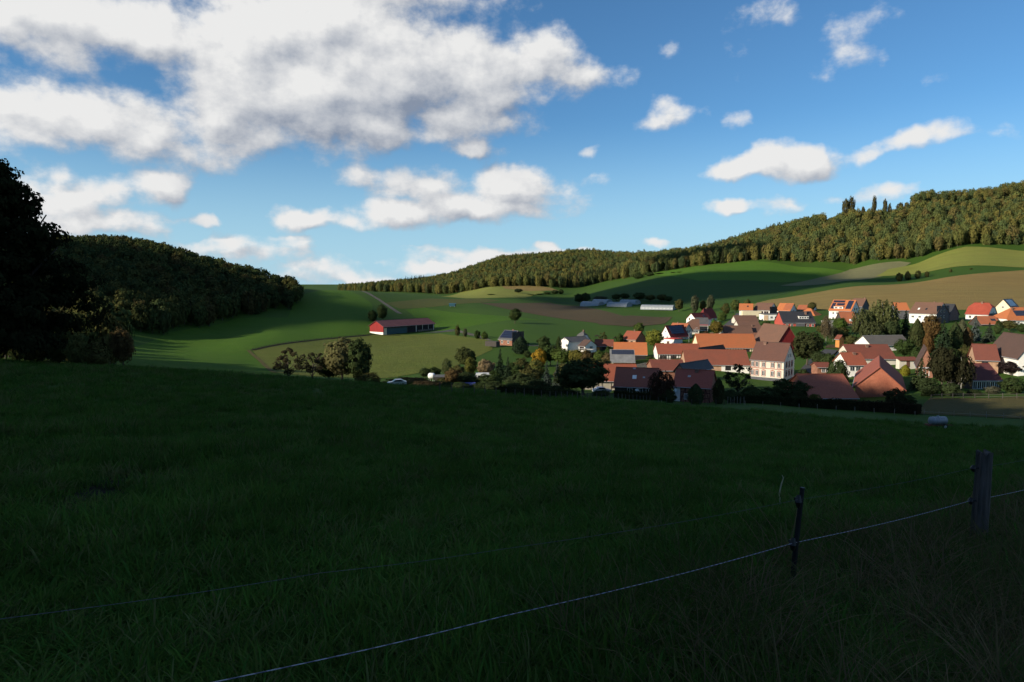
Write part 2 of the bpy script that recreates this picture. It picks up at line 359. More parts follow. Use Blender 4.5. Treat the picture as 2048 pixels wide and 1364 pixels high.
th = np.concatenate([np.linspace(-180, -52, 60, endpoint=False), np.linspace(-52, 52, 420, endpoint=False), np.linspace(52, 180, 60, endpoint=False)])*math.pi/180
rg = np.concatenate([[0.0], np.exp(np.linspace(math.log(.8), math.log(2200), 330)), [2600, 3200, 4200, 6000, 9000, 14000]])
TH, RG = np.meshgrid(th, rg[1:], indexing='ij')
X = RG*np.sin(TH); Y = RG*np.cos(TH); Z = ground(X, Y)
fl = np.clip((RG-2200)/2500, 0, 1); Z = Z*(1-fl) + 5*fl
nth, nr = X.shape
V = np.concatenate([[[0,0,gz(0,.01)]], np.stack([X, Y, Z], -1).reshape(-1, 3)])
ii = np.arange(nth); jn = (ii+1) % nth
quads = []
for j in range(nr-1):
    a = 1+ii*nr+j; b = 1+jn*nr+j
    quads.append(np.stack([a, a+1, b+1, b], -1))
QF = np.concatenate(quads)
tri0 = np.stack([np.zeros(nth, int), 1+ii*nr, 1+jn*nr, 1+jn*nr], -1)[:, [0,1,2]]
me = bpy.data.meshes.new('ground'); me.from_pydata(V.tolist(), [], QF.tolist()+tri0.tolist()); me.materials.append(M['grass'])
me.polygons.foreach_set('use_smooth', [True]*len(me.polygons)); me.update()
tag(link(bpy.data.objects.new('ground', me)), kind='structure')

# ---- fields: sheets laid on the ground, cut to their boundaries
CENT = V[QF].mean(1)
def sheet(name, poly_px, material, lift=.06, r0=2.0, world=None):
    P = world if world else [hit(x, y, r0)[:2] for (x, y) in poly_px]
    P = [Vector((p[0], p[1])) for p in P]
    area = sum(P[i].x*P[(i+1) % len(P)].y-P[(i+1) % len(P)].x*P[i].y for i in range(len(P)))
    if area < 0: P = P[::-1]
    xs = [p.x for p in P]; ys = [p.y for p in P]; pad = 60 if max(ys) > 150 else 6
    sel = (CENT[:,0] > min(xs)-pad) & (CENT[:,0] < max(xs)+pad) & (CENT[:,1] > min(ys)-pad) & (CENT[:,1] < max(ys)+pad)
    q = QF[sel]; used, inv = np.unique(q.ravel(), return_inverse=True)
    me = bpy.data.meshes.new(name); me.from_pydata(V[used].tolist(), [], inv.reshape(-1, 4).tolist())
    bm = bmesh.new(); bm.from_mesh(me)
    for i in range(len(P)):
        a, b = P[i], P[(i+1) % len(P)]; d = (b-a).normalized()
        bmesh.ops.bisect_plane(bm, geom=bm.verts[:]+bm.edges[:]+bm.faces[:], plane_co=(a.x, a.y, 0), plane_no=(d.y, -d.x, 0), clear_outer=True, clear_inner=False)
    for v in bm.verts: v.co.z += lift
    for f in bm.faces: f.smooth = True
    bm.to_mesh(me); bm.free(); me.materials.append(material); me.update()
    return tag(link(bpy.data.objects.new(name, me)), kind='structure')
def strip(name, pts, width, material, lift=.10, px=True, r0=2.0):
    """a track or road along a line of photo pixels (or world points)"""
    W2 = [Vector(hit(x, y, r0)) if px else Vector((x, y, 0)) for (x, y) in pts]
    C = []
    for i in range(len(W2)-1):
        n = max(2, int((W2[i+1]-W2[i]).length/4))
        C += [W2[i].lerp(W2[i+1], k/n) for k in range(n)]
    C.append(W2[-1]); v = []; f = []
    for i, p in enumerate(C):
        d = (C[min(i+1, len(C)-1)]-C[max(i-1, 0)]); d.z = 0; d.normalize(); nn = Vector((-d.y, d.x, 0))
        for k in (-1, -.5, 0, .5, 1):
            w = p+nn*(k*width/2); v.append((w.x, w.y, gz(w.x, w.y)+lift))
    for i in range(len(C)-1):
        for k in range(4): f.append((i*5+k, i*5+k+1, (i+1)*5+k+1, (i+1)*5+k))
    me = bpy.data.meshes.new(name); me.from_pydata(v, [], f); me.materials.append(material); me.update()
    return tag(link(bpy.data.objects.new(name, me)), kind='structure')

sheet('pasture', [(330,740),(335,690),(480,640),(590,600),(600,578.5),(690,581),(745,610),(745,669),(650,720),(545,752)], M['pasture'], .05, r0=130)
sheet('pasture', [(215,742),(240,700),(330,668),(470,638),(620,630),(600,700),(545,752)], M['pasture'], .045, r0=130)
sheet('field', [(505,701),(590,685),(660,677),(745,671),(880,667.5),(985,682),(985,700),(900,737),(780,757),(620,753),(550,746)], M['olive'], .11, r0=130)
sheet('pasture', [(760,668),(880,664),(1000,690),(1240,690),(1240,655),(1120,645),(1000,625),(870,612),(760,625)], M['pasture'], .05, r0=200)
sheet('field', [(770,607),(860,597.5),(960,597),(1000,602),(960,606),(870,614),(800,618)], M['mow'], .12, r0=200)
sheet('field', [(955,606),(1100,606),(1150,612),(1260,636),(1225,650),(1130,641),(1010,618)], M['brown'], .12, r0=200)
sheet('field', [(1180,640),(1260,632),(1345,634),(1330,648),(1260,654),(1200,650)], M['brown'], .17, r0=200)
sheet('field', [(1085,598),(1180,580),(1300,559),(1450,556),(1600,560),(1640,567),(1560,592),(1490,608),(1400,613),(1160,611)], M['crop'], .08, r0=200)
sheet('field', [(1290,552),(1340,538),(1420,528),(1500,523.5),(1600,529),(1700,540),(1640,560),(1560,566),(1400,563)], M['crop2'], .16, r0=200)
sheet('field', [(1430,618),(1500,605),(1580,588),(1690,559),(1850,542),(2048,537),(2400,534),(2400,615),(2048,620),(1700,625)], M['soil'], .12, r0=200)
sheet('field', [(1560,572),(1640,556),(1700,541),(1800,524),(1840,526),(1770,552),(1690,564)], M['stubble'], .2, r0=200)
sheet('field', [(1745,556),(1790,530),(1835,511),(1930,496),(2048,483),(2400,446),(2400,538),(2048,540),(1850,546)], M['light'], .22, r0=200)
sheet('field', [(880,593),(930,580),(985,572),(1040,573),(1090,585),(1050,596),(930,597)], M['light'], .1, r0=750)
sheet('field', [(1000,571.5),(1100,576),(1118,582),(1060,583),(1010,578)], M['soil'], .2, r0=750)
sheet('paddock', [(1832,829),(1850,806),(1860,797),(2048,795),(2300,795),(2300,842),(2048,839)], M['dry'], .08, r0=60)

# ================================================================== vegetation
def leaf_mat(name, ramp=None, vary=.35, trans=.25):
    """foliage: colour from the object (obj.color) or from a ramp of tree colours, mottled"""
    m = bpy.data.materials.new(name); m.use_nodes = True
    t = m.node_tree; t.nodes.clear()
    oi = N(t, 'ShaderNodeObjectInfo')
    if ramp:
        cr = N(t, 'ShaderNodeValToRGB', {0: oi.outputs['Random']}); e = cr.color_ramp; e.interpolation = 'CONSTANT'
        for i, c in enumerate(ramp):
            el_ = e.elements[i] if i < 2 else e.elements.new(i/len(ramp))
            el_.position = i/len(ramp); el_.color = (*c, 1)
        base = cr.outputs[0]
    else: base = oi.outputs['Color']
    geo = N(t, 'ShaderNodeNewGeometry')
    nz = N(t, 'ShaderNodeTexNoise', {'Vector': geo.outputs['Position'], 'Scale': .55, 'Detail': 4.0, 'Roughness': .7})
    f = N(t, 'ShaderNodeMapRange', {0: nz.outputs[0], 1: .3, 2: .7, 3: 1-vary, 4: 1+vary}).outputs[0]
    hs = N(t, 'ShaderNodeHueSaturation', {'Color': base, 'Hue': MATH(t, 'MULTIPLY_ADD', geo.outputs['Random Per Island'], .024, .488), 'Value': MATH(t, 'MULTIPLY', f, MATH(t, 'MULTIPLY_ADD', geo.outputs['Random Per Island'], .36, .82))})
    df = N(t, 'ShaderNodeBsdfDiffuse', {0: hs.outputs[0]}); tr = N(t, 'ShaderNodeBsdfTranslucent', {0: hs.outputs[0]})
    mx = N(t, 'ShaderNodeMixShader', {0: trans, 1: df.outputs[0], 2: tr.outputs[0]})
    N(t, 'ShaderNodeOutputMaterial', {0: mx.outputs[0]})
    return m
M['leaf'] = leaf_mat('foliage')
FOREST = [(.066,.076,.026),(.054,.072,.026),(.076,.074,.026),(.046,.064,.026),(.080,.080,.027),(.058,.068,.026),(.042,.060,.025),(.070,.062,.026),(.062,.078,.027),(.050,.064,.026)]
M['leaf_forest'] = leaf_mat('forest_foliage', FOREST)
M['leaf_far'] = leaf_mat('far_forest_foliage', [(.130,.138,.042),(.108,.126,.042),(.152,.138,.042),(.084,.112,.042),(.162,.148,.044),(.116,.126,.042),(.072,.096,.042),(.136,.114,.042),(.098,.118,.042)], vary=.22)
M['leaf_dark'] = leaf_mat('spruce_forest_foliage', [(.030,.042,.022),(.036,.048,.022),(.042,.048,.022)])
M['bark'] = mat('bark', (.085,.068,.050), scale=3, bump=.4)
M['bark_pale'] = mat('pale_bark', (.42,.40,.36), scale=4, var=.5)
M['bark_grey'] = mat('grey_bark', (.075,.066,.055), scale=3, bump=.3)

def quads_from(C, Nn, size, asp=1.0, rng=None, up=None):
    """one leaf quad at each centre C, facing Nn, of the given size"""
    n = len(C); rng = rng or np.random.default_rng(1)
    Nn = Nn/np.linalg.norm(Nn, axis=1, keepdims=True)
    ref = rng.normal(size=(n, 3)) if up is None else np.tile(np.asarray(up, float), (n, 1))+rng.normal(size=(n, 3))*.25
    T = np.cross(Nn, ref); T /= np.linalg.norm(T, axis=1, keepdims=True)+1e-9
    B = np.cross(Nn, T); s = (np.asarray(size)*np.ones(n))[:, None]
    V_ = np.stack([C-T*s*.5*asp, C-B*s*.5+T*s*.12, C+T*s*.5*asp, C+B*s*.5-T*s*.1], 1).reshape(-1, 3)
    return V_, np.arange(4*n).reshape(-1, 4)
def crown_mesh(name, kind, seed, n, leaf, material):
    rng = np.random.default_rng(seed)
    if kind in ('broad', 'oval', 'bush', 'sparse', 'beech'):
        nc = {'broad': 46, 'oval': 40, 'bush': 30, 'sparse': 34, 'beech': 950}[kind]
        d = rng.normal(size=(nc, 3)); d /= np.linalg.norm(d, axis=1, keepdims=True)
        rad = (.45+.55*rng.random(nc)**.5)
        if kind == 'beech':
            z = rng.random(nc)**1.1; th_ = rng.random(nc)*2*np.pi
            prof = .5*np.minimum(1, 1.10*(1-z)**.55)*np.minimum(1, .75+z*1.2)
            lob = 1+.20*np.sin(4*th_+7*z+1)+.16*np.sin(9*th_-19*z)+.14*np.sin(31*z+2*th_)
            rr_ = prof*lob*(.25+.78*rng.random(nc)**.45)
            cc = np.stack([rr_*np.cos(th_), rr_*np.sin(th_), .06+.90*z], -1); cr = .035+.035*rng.random(nc)
        else:
            zc, zs, xs = {'broad': (.57,.40,.43), 'oval': (.55,.43,.40), 'bush': (.42,.46,.44), 'sparse': (.60,.37,.44)}[kind]
            cc = d*rad[:, None]*np.array([xs, xs, zs]) + np.array([0, 0, zc])
            # an uneven outline
            cc[:, :2] *= (1+.16*np.sin(3*np.arctan2(cc[:,1], cc[:,0])+seed)*rng.random(nc))[:, None]
            low = cc[:,2] < zc
            cc[low, :2] *= (.82+.18*rng.random(low.sum()))[:, None]
            cr = (.07+.085*rng.random(nc))*(1.0 if kind != 'sparse' else .75)
        idx = rng.integers(0, nc, n); dd = rng.normal(size=(n, 3)); dd[:,2] = dd[:,2]*.8+.2
        dd /= np.linalg.norm(dd, axis=1, keepdims=True)
        fl_ = np.array([1, 1, .62 if kind == 'beech' else .85])
        C = cc[idx] + dd*fl_*(cr[idx]*(.6+.45*rng.random(n)))[:, None]
        if kind not in ('sparse', 'beech'):     # leaves that close the crown between the boughs
            k = rng.random(n) < .34; m_ = int(k.sum())
            d2_ = rng.normal(size=(m_, 3)); d2_ /= np.linalg.norm(d2_, axis=1, keepdims=True)
            C[k] = d2_*(.70+.24*rng.random(m_))[:, None]*np.array([xs, xs, zs]) + np.array([0, 0, zc]); dd[k] = d2_
            cen = np.array([0, 0, zc]); out = (C-cen)/np.array([xs, xs, zs])
            Nn = dd*.55 + out*.8 + rng.normal(size=(n, 3))*.32 + np.array([0, 0, .15])
        else:
            Nn = dd + C*np.array([1.2,1.2,0]) + rng.normal(size=(n, 3))*.5 + np.array([0, 0, .3])
        V_, F_ = quads_from(C, Nn, leaf*(.6+.8*rng.random(n)), rng=rng)
    elif kind == 'spruce':
        Cs, Ns, Ss = [], [], []; lay = 26
        for i in range(lay):
            z = .06+.93*(i/lay); rmax = .5*(1-z)**.9+.012
            nb = max(4, int(13*(1-z)+5)); 
            for b in range(nb):
                a = rng.random()*6.283; L = rmax*(.72+.4*rng.random()); k = max(2, int(L/.05))
                for q in range(k):
                    f = (q+.6)/k; p = np.array([math.cos(a)*L*f, math.sin(a)*L*f, z-.10*f*f*L/.5*1.2+.01*rng.normal()])
                    Cs.append(p); Ns.append(np.array([math.cos(a)*.5, math.sin(a)*.5, .9])+rng.normal(size=3)*.35); Ss.append((.050+.03*rng.random())*(.6+.6*(1-z)))
        V_, F_ = quads_from(np.array(Cs), np.array(Ns), np.array(Ss), 1.5, rng=rng)
    elif kind == 'column':
        z = rng.random(n)**.85; a = rng.random(n)*6.283
        prof = .5*np.sin(np.pi*np.clip(.12+.88*(1-z), 0, 1)**.75)**.7*np.where(z > .86, .9, 1)
        prof = .5*np.clip((1-z)*2.6, 0, 1)**.75*np.clip(.55+z*2.2, 0, 1)
        rr_ = prof*(.72+.30*rng.random(n))*(1+.10*np.sin(5*a+seed+9*z))
        C = np.stack([rr_*np.cos(a), rr_*np.sin(a), .01+.97*z], -1)
        Nn = np.stack([np.cos(a), np.sin(a), .3+0*a], -1)+rng.normal(size=(n, 3))*.4
        V_, F_ = quads_from(C, Nn, leaf*(.6+.8*rng.random(n)), 1.3, rng=rng, up=(0,0,1))
    elif kind == 'birch':
        ns = max(40, n//14); Cs = []
        d = rng.normal(size=(ns, 3)); d /= np.linalg.norm(d, axis=1, keepdims=True)
        st = d*(.3+.7*rng.random(ns)**.5)[:, None]*np.array([.42,.42,.36])+np.array([0,0,.62])
        for p in st:
            L = .05+.22*rng.random(); k = 14
            f = (np.arange(k)+rng.random(k))/k
            out = p[:2]*.25
            Cs.append(np.stack([p[0]+out[0]*f+rng.normal(size=k)*.012, p[1]+out[1]*f+rng.normal(size=k)*.012, p[2]-L*f], -1))
        C = np.concatenate(Cs); C = C[C[:,2] > .06]
        Nn = C*np.array([1,1,0])+rng.normal(size=C.shape)*.35+np.array([0,0,.15])
        V_, F_ = quads_from(C, Nn, leaf*(.6+.8*rng.random(len(C))), 1.0, rng=rng, up=(0,0,1))
    return mesh_np(name, V_, F_, [material])
def trunk_mesh(name, kind, seed, bark):
    rng = random.Random(seed); b = MB()
    top = {'broad': .72, 'oval': .78, 'bush': .45, 'sparse': .75, 'spruce': .95, 'column': .6, 'birch': .85, 'beech': .85}[kind]
    w = .05 if kind not in ('spruce', 'birch', 'column') else .03
    pts = [(rng.uniform(-.012,.012)*k, rng.uniform(-.012,.012)*k, -.03+(top+.03)*k/4) for k in range(5)]
    b.tube(pts, [w*(1-.19*k)*.6 for k in range(5)], 7)
    if kind in ('broad', 'oval', 'sparse', 'beech', 'bush', 'birch'):
        for k in range(9 if kind in ('sparse', 'beech') else 6):
            a = k*2.4+rng.random(); z0 = rng.uniform(.16, .5) if kind != 'bush' else rng.uniform(.02, .2); L = rng.uniform(.22, .38)
            e = rng.uniform(.5, 1.1)
            p1 = (math.cos(a)*L*.5, math.sin(a)*L*.5, z0+L*.5*e); p2 = (math.cos(a)*L, math.sin(a)*L, z0+L*e*1.1)
            b.tube([(0,0,z0), p1, p2], [w*.33, w*.2, w*.07], 5)
            if kind == 'sparse':
                for q in range(5):
                    a2 = a+rng.uniform(-.9,.9); l2 = rng.uniform(.08,.18)
                    b.tube([p1 if q < 2 else p2, (p2[0]+math.cos(a2)*l2, p2[1]+math.sin(a2)*l2, p2[2]+rng.uniform(-.02,.12))], [w*.1, w*.03], 4)
    return b.mesh(name, bark)
TREES = {}
for kind, n, leaf, cnt in [('broad',3600,.056,3),('oval',3200,.055,2),('bush',2800,.062,3),('sparse',1500,.045,2),('spruce',0,0,2),('column',2600,.06,2),('birch',4600,.04,2)]:
    TREES[kind] = [(crown_mesh('crown', kind, 11*k+len(kind), n, leaf, M['leaf']),
                    trunk_mesh('trunk', kind, k, M['bark_pale'] if kind == 'birch' else M['bark'])) for k in range(cnt)]
TREES['beech'] = [(crown_mesh('crown', 'beech', 5, 70000, .018, M['leaf']), trunk_mesh('trunk', 'beech', 3, M['bark_grey']))]
tree_n = 0
def tree(px, top, Y, wpx, kind, col, label, group=None, cat='tree', name='tree', hmin=1.2, world=None):
    """one tree or shrub: photo column, photo row of its top, depth, width in photo pixels"""
    global tree_n; tree_n += 1
    x = (px-1024)/F*Y; z0 = gz(x, Y); zt = at(px, top, Y)[2]
    h = max(hmin, zt-z0); w = wpx/F*Y
    if 540 < px <= 760 and Y < 165: w *= 1.35; h *= 1.06
    if 760 < px < 1240 and Y < 250 and kind in ('broad', 'bush', 'oval'): w *= 1.5; h *= 1.15
    cm, tm = TREES[kind][tree_n % len(TREES[kind])]
    e = empty(name, (x, Y, z0), tree_n*2.399)
    tag(e, label, cat, group)
    sc = (w, w, h)
    for nm, msh in (('trunk', tm), ('crown', cm)):
        o = bpy.data.objects.new(nm, msh); link(o, e); o.scale = sc; o.color = (*col, 1)
    return e
# ---- forests: whole woods as instanced trees
def forest_mesh(name, kind, seed, n, leaf, material, hgt, wid, thin=False):
    cm = crown_mesh(name, kind, seed, n, leaf, material)
    co = np.empty(len(cm.vertices)*3, dtype=np.float32); cm.vertices.foreach_get('co', co); co = co.reshape(-1, 3)
    if thin: co[:,2] = .45+co[:,2]*.55
    elif kind != 'spruce': co[:,2] = co[:,2]*1.13-.13
    co *= np.array([wid, wid, hgt]); nv = len(co)
    b = MB(); b.tube([(0,0,-1.0), (0,0,hgt*.75)], [.28, .1], 5)
    V_ = np.concatenate([co, np.array(b.v)])
    me = bpy.data.meshes.new(name)
    fs = np.arange(nv).reshape(-1, 4).tolist() + [[nv+i for i in f] for f in b.f]
    me.from_pydata(V_.tolist(), [], fs); me.materials.append(material); me.materials.append(M['bark_grey'])
    me.polygons.foreach_set('material_index', [0]*(nv//4)+[1]*len(b.f)); me.update()
    return me
def pts_in(poly, spacing, jitter=.55, seed=1):
    P = np.array(poly, float); rng = np.random.default_rng(seed)
    xs = np.arange(P[:,0].min(), P[:,0].max(), spacing); ys = np.arange(P[:,1].min(), P[:,1].max(), spacing*.87)
    XX, YY = np.meshgrid(xs, ys); XX = XX + (np.arange(len(ys)) % 2)[:, None]*spacing*.5
    pts = np.stack([XX.ravel(), YY.ravel()], -1); pts += (rng.random(pts.shape)-.5)*2*jitter*spacing
    ins = np.zeros(len(pts), bool); x, y = pts[:,0], pts[:,1]
    for i in range(len(P)):
        a, b = P[i], P[(i+1) % len(P)]
        c = ((a[1] > y) != (b[1] > y)) & (x < (b[0]-a[0])*(y-a[1])/(b[1]-a[1]+1e-12)+a[0]); ins ^= c
    return pts[ins]
def scatter(name, pts, zs, scales, rots, sources, label=None, seed=3):
    """an object whose vertices carry instanced plants"""
    me = bpy.data.meshes.new(name); me.vertices.add(len(pts))
    co = np.concatenate([pts, zs[:, None]], 1).astype(np.float32); me.vertices.foreach_set('co', co.ravel())
    a = me.attributes.new('psc', 'FLOAT_VECTOR', 'POINT'); a.data.foreach_set('vector', np.asarray(scales, np.float32).ravel())
    a = me.attributes.new('prot', 'FLOAT_VECTOR', 'POINT'); a.data.foreach_set('vector', np.asarray(rots, np.float32).ravel())
    me.update()
    o = link(bpy.data.objects.new(name, me)); tag(o, label, kind='stuff')
    src = bpy.data.collections.new(name+'_source')
    for i, s in enumerate(sources): src.objects.link(bpy.data.objects.new(s.name.split('.')[0], s))
    g = bpy.data.node_groups.new(name+'_scatter', 'GeometryNodeTree')
    g.interface.new_socket('Geometry', in_out='INPUT', socket_type='NodeSocketGeometry')
    g.interface.new_socket('Geometry', in_out='OUTPUT', socket_type='NodeSocketGeometry')
    gi = g.nodes.new('NodeGroupInput'); go = g.nodes.new('NodeGroupOutput')
    ci = g.nodes.new('GeometryNodeCollectionInfo'); ci.inputs['Collection'].default_value = src
    ci.inputs['Separate Children'].default_value = True; ci.inputs['Reset Children'].default_value = True
    ip = g.nodes.new('GeometryNodeInstanceOnPoints'); ip.inputs['Pick Instance'].default_value = True
    rv = g.nodes.new('FunctionNodeRandomValue'); rv.data_type = 'INT'
    rv.inputs['Min'].default_value = 0; rv.inputs['Max'].default_value = len(sources)-1
    for s in rv.inputs:
        if s.name == 'Seed': s.default_value = seed
    def attr(nm):
        n = g.nodes.new('GeometryNodeInputNamedAttribute'); n.data_type = 'FLOAT_VECTOR'; n.inputs['Name'].default_value = nm; return n.outputs['Attribute']
    g.links.new(gi.outputs[0], ip.inputs['Points']); g.links.new(ci.outputs[0], ip.inputs['Instance'])
    ro = [s for s in rv.outputs if s.type == 'INT'][0]
    g.links.new(ro, ip.inputs['Instance Index']); g.links.new(attr('prot'), ip.inputs['Rotation']); g.links.new(attr('psc'), ip.inputs['Scale'])
    g.links.new(ip.outputs[0], go.inputs[0])
    md = o.modifiers.new('scatter', 'NODES'); md.node_group = g
    return o
def wood(name, poly, spacing, sources, label, smin=.8, smax=1.15, seed=1, keep=None):
    p = pts_in(poly, spacing, seed=seed)
    if keep is not None: p = p[keep(p)]
    rng = np.random.default_rng(seed+5); n = len(p)
    s = smin+(smax-smin)*rng.random(n); sc = np.stack([s*(.85+.3*rng.random(n)), s*(.85+.3*rng.random(n)), s], -1)
    ro = np.stack([np.zeros(n), np.zeros(n), rng.random(n)*6.283], -1)
    return scatter(name, p, ground(p[:,0], p[:,1]), sc, ro, sources, label, seed)
def pxY(*lst): return [((px-1024)/F*Y, Y) for (px, Y) in lst]
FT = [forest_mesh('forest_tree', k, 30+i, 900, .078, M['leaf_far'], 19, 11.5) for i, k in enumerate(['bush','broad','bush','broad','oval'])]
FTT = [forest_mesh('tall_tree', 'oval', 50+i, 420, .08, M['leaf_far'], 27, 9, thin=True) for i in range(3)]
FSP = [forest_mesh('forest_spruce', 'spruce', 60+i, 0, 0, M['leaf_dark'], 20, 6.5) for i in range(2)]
right_poly = pxY((1235,1010),(1310,940),(1400,908),(1500,890),(1600,868),(1700,830),(1830,790),(2048,790),(2500,765),(2500,1200),(2048,1160),(1700,1190),(1560,1230),(1400,1300),(1250,1400))
def not_ridge(p):
    px = 1024+F*p[:,0]/p[:,1]
    return ~((px > 1640) & (px < 1815) & (p[:,1] > 985))
def front_trees(poly, spacing, sources, n_max, hgt, label, group, seed, keep=None, smin=.6, smax=1.22):
    """the trees of a wood whose crowns show stand singly; the others are left for the mass behind"""
    p = pts_in(poly, spacing, seed=seed)
    if keep is not None: p = p[keep(p)]
    z = ground(p[:,0], p[:,1]); px = 1024+F*p[:,0]/p[:,1]; py = 570-F*(z+hgt)/p[:,1]
    cols = {}; pick = []
    for i in np.argsort(p[:,1]):
        c = int(px[i]//6); best = min(cols.get(c+k, 9999) for k in (-1, 0, 1))
        if -20 < px[i] < 2070 and py[i] < best-1.0: pick.append(i)
        for k in (-1, 0, 1): cols[c+k] = min(cols.get(c+k, 9999), py[i])
    pick = pick[:n_max]; rng = random.Random(seed)
    for i in pick:
        o = bpy.data.objects.new('tree', rng.choice(sources)); link(o); s_ = rng.uniform(smin, smax)
        o.location = (p[i,0], p[i,1], z[i]); o.rotation_euler = (0, 0, rng.random()*6.28); o.scale = (s_*rng.uniform(.85,1.15), s_*rng.uniform(.85,1.15), s_); tag(o, label, 'tree', group)
    m_ = np.ones(len(p), bool); m_[pick] = False
    return p[m_]
def mass(name, p, sources, label, smin=.58, smax=1.25, seed=1):
    rng = np.random.default_rng(seed+5); n = len(p); s = smin+(smax-smin)*rng.random(n)
    sc = np.stack([s*(.85+.3*rng.random(n)), s*(.85+.3*rng.random(n)), s], -1)
    return scatter(name, p, ground(p[:,0], p[:,1]), sc, np.stack([np.zeros(n), np.zeros(n), rng.random(n)*6.283], -1), sources, label, seed)
rest_ = front_trees(right_poly, 7.9, FT, 135, 17, 'rounded autumn tree in the wood on the right hill', 'trees of the wood on the right hill', 2, not_ridge)
mass('hill_wood', rest_, FT+FT+FSP[:1], 'olive and russet autumn wood covering the hill behind the village', seed=2)
wood('ridge_stand', pxY((1815,985),(2048,960),(2500,950),(2500,1040),(2048,1050),(1815,1040)), 9.5, FTT, 'tall thin-stemmed trees standing along the hill crest', .9, 1.12, seed=9)
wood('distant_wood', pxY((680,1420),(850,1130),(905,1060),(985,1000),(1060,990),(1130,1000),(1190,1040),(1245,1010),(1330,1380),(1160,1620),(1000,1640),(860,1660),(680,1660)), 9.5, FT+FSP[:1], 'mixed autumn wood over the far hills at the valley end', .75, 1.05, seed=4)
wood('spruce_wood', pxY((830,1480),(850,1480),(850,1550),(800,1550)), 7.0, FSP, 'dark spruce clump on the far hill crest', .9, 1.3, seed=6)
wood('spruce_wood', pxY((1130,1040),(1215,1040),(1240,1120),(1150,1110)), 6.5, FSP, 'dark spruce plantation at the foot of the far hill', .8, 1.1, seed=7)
wood('crest_thicket', pxY((1640,985),(1815,975),(1830,1290),(1640,1290)), 7.5, FT, 'low thicket under the lone trees on the hill crest', .32, .5, seed=19)
wood('hillside_wood', [(-62,-8),(-70,18),(-90,58),(-104,74),(-150,66),(-215,36),(-340,-25),(-270,-170),(-110,-120),(-70,-40)], 6.8, FT, 'wooded slope left of the meadow that keeps it in shade', 1.2, 1.45, seed=8)

# ---- wood on the left hill: its trees one by one
LT = [forest_mesh('tree', k, 80+i, 1300, .07, M['leaf'], 16, 11) for i, k in enumerate(['broad','bush','oval','broad','bush'])]
LS = [forest_mesh('tree', 'spruce', 90, 0, 0, M['leaf'], 19, 6.5)]
left_poly = pxY((205,150),(232,176),(150,205),(0,215),(-40,300),(150,332),(300,336),(350,348),(450,425),(582,503),(604,540),(560,600),(400,650),(150,610),(-60,500),(-160,330),(-60,200),(90,155))
lp = pts_in(left_poly, 8.2, seed=12); lz = ground(lp[:,0], lp[:,1])
lpx = 1024+F*lp[:,0]/lp[:,1]; lpy = 570-F*(lz+15)/lp[:,1]
vis = []
order = np.argsort(lp[:,1]); sky_ = {}
for i in order:       # keep as single trees those whose tops show
    c = int(lpx[i]//14); best = min(sky_.get(c+k, 9999) for k in (-1, 0, 1))
    if lpx[i] > 60 and lpy[i] < best-2.0: vis.append(i)
    for k in (-1, 0, 1): sky_[c+k] = min(sky_.get(c+k, 9999), lpy[i])
vis = vis[:300]
rng = random.Random(4)
for i in vis:
    sp = rng.random() < .10 and lp[i,1] > 380
    o = bpy.data.objects.new('tree', (LS if sp else LT)[0 if sp else rng.randrange(5)]); link(o)
    s = rng.uniform(.8, 1.12) if lp[i,1] > 210 else rng.uniform(.5, .68)
    o.location = (lp[i,0], lp[i,1], lz[i]-.2); o.rotation_euler = (0, 0, rng.random()*6.28); o.scale = (s*rng.uniform(.9,1.15), s*rng.uniform(.9,1.15), s)
    c = (.03,.042,.02) if sp else rng.choice(FOREST); k = rng.uniform(.8, 1.15); o.color = (c[0]*k, c[1]*k, c[2]*k, 1)
    tag(o, 'spruce among the autumn trees of the left hill' if sp else 'leafy autumn tree in the dense wood on the left hill', 'tree', 'spruces in the left wood' if sp else 'trees of the wood on the left hill')
rest = np.array([i for i in range(len(lp)) if i not in set(vis)])
wood_pts = lp[rest]
rg_ = np.random.default_rng(3); n = len(rest); s = .8+.3*rg_.random(n)
M['leaf_left'] = M['leaf_forest']
FL = [forest_mesh('forest_tree', k, 80+i, 600, .09, M['leaf_forest'], 16, 11) for i, k in enumerate(['broad','oval'])]
scatter('hill_wood', wood_pts, lz[rest], np.stack([s, s, s], -1), np.stack([s*0, s*0, rg_.random(n)*6.28], -1), FL, 'inner trees of the wood on the left hill')

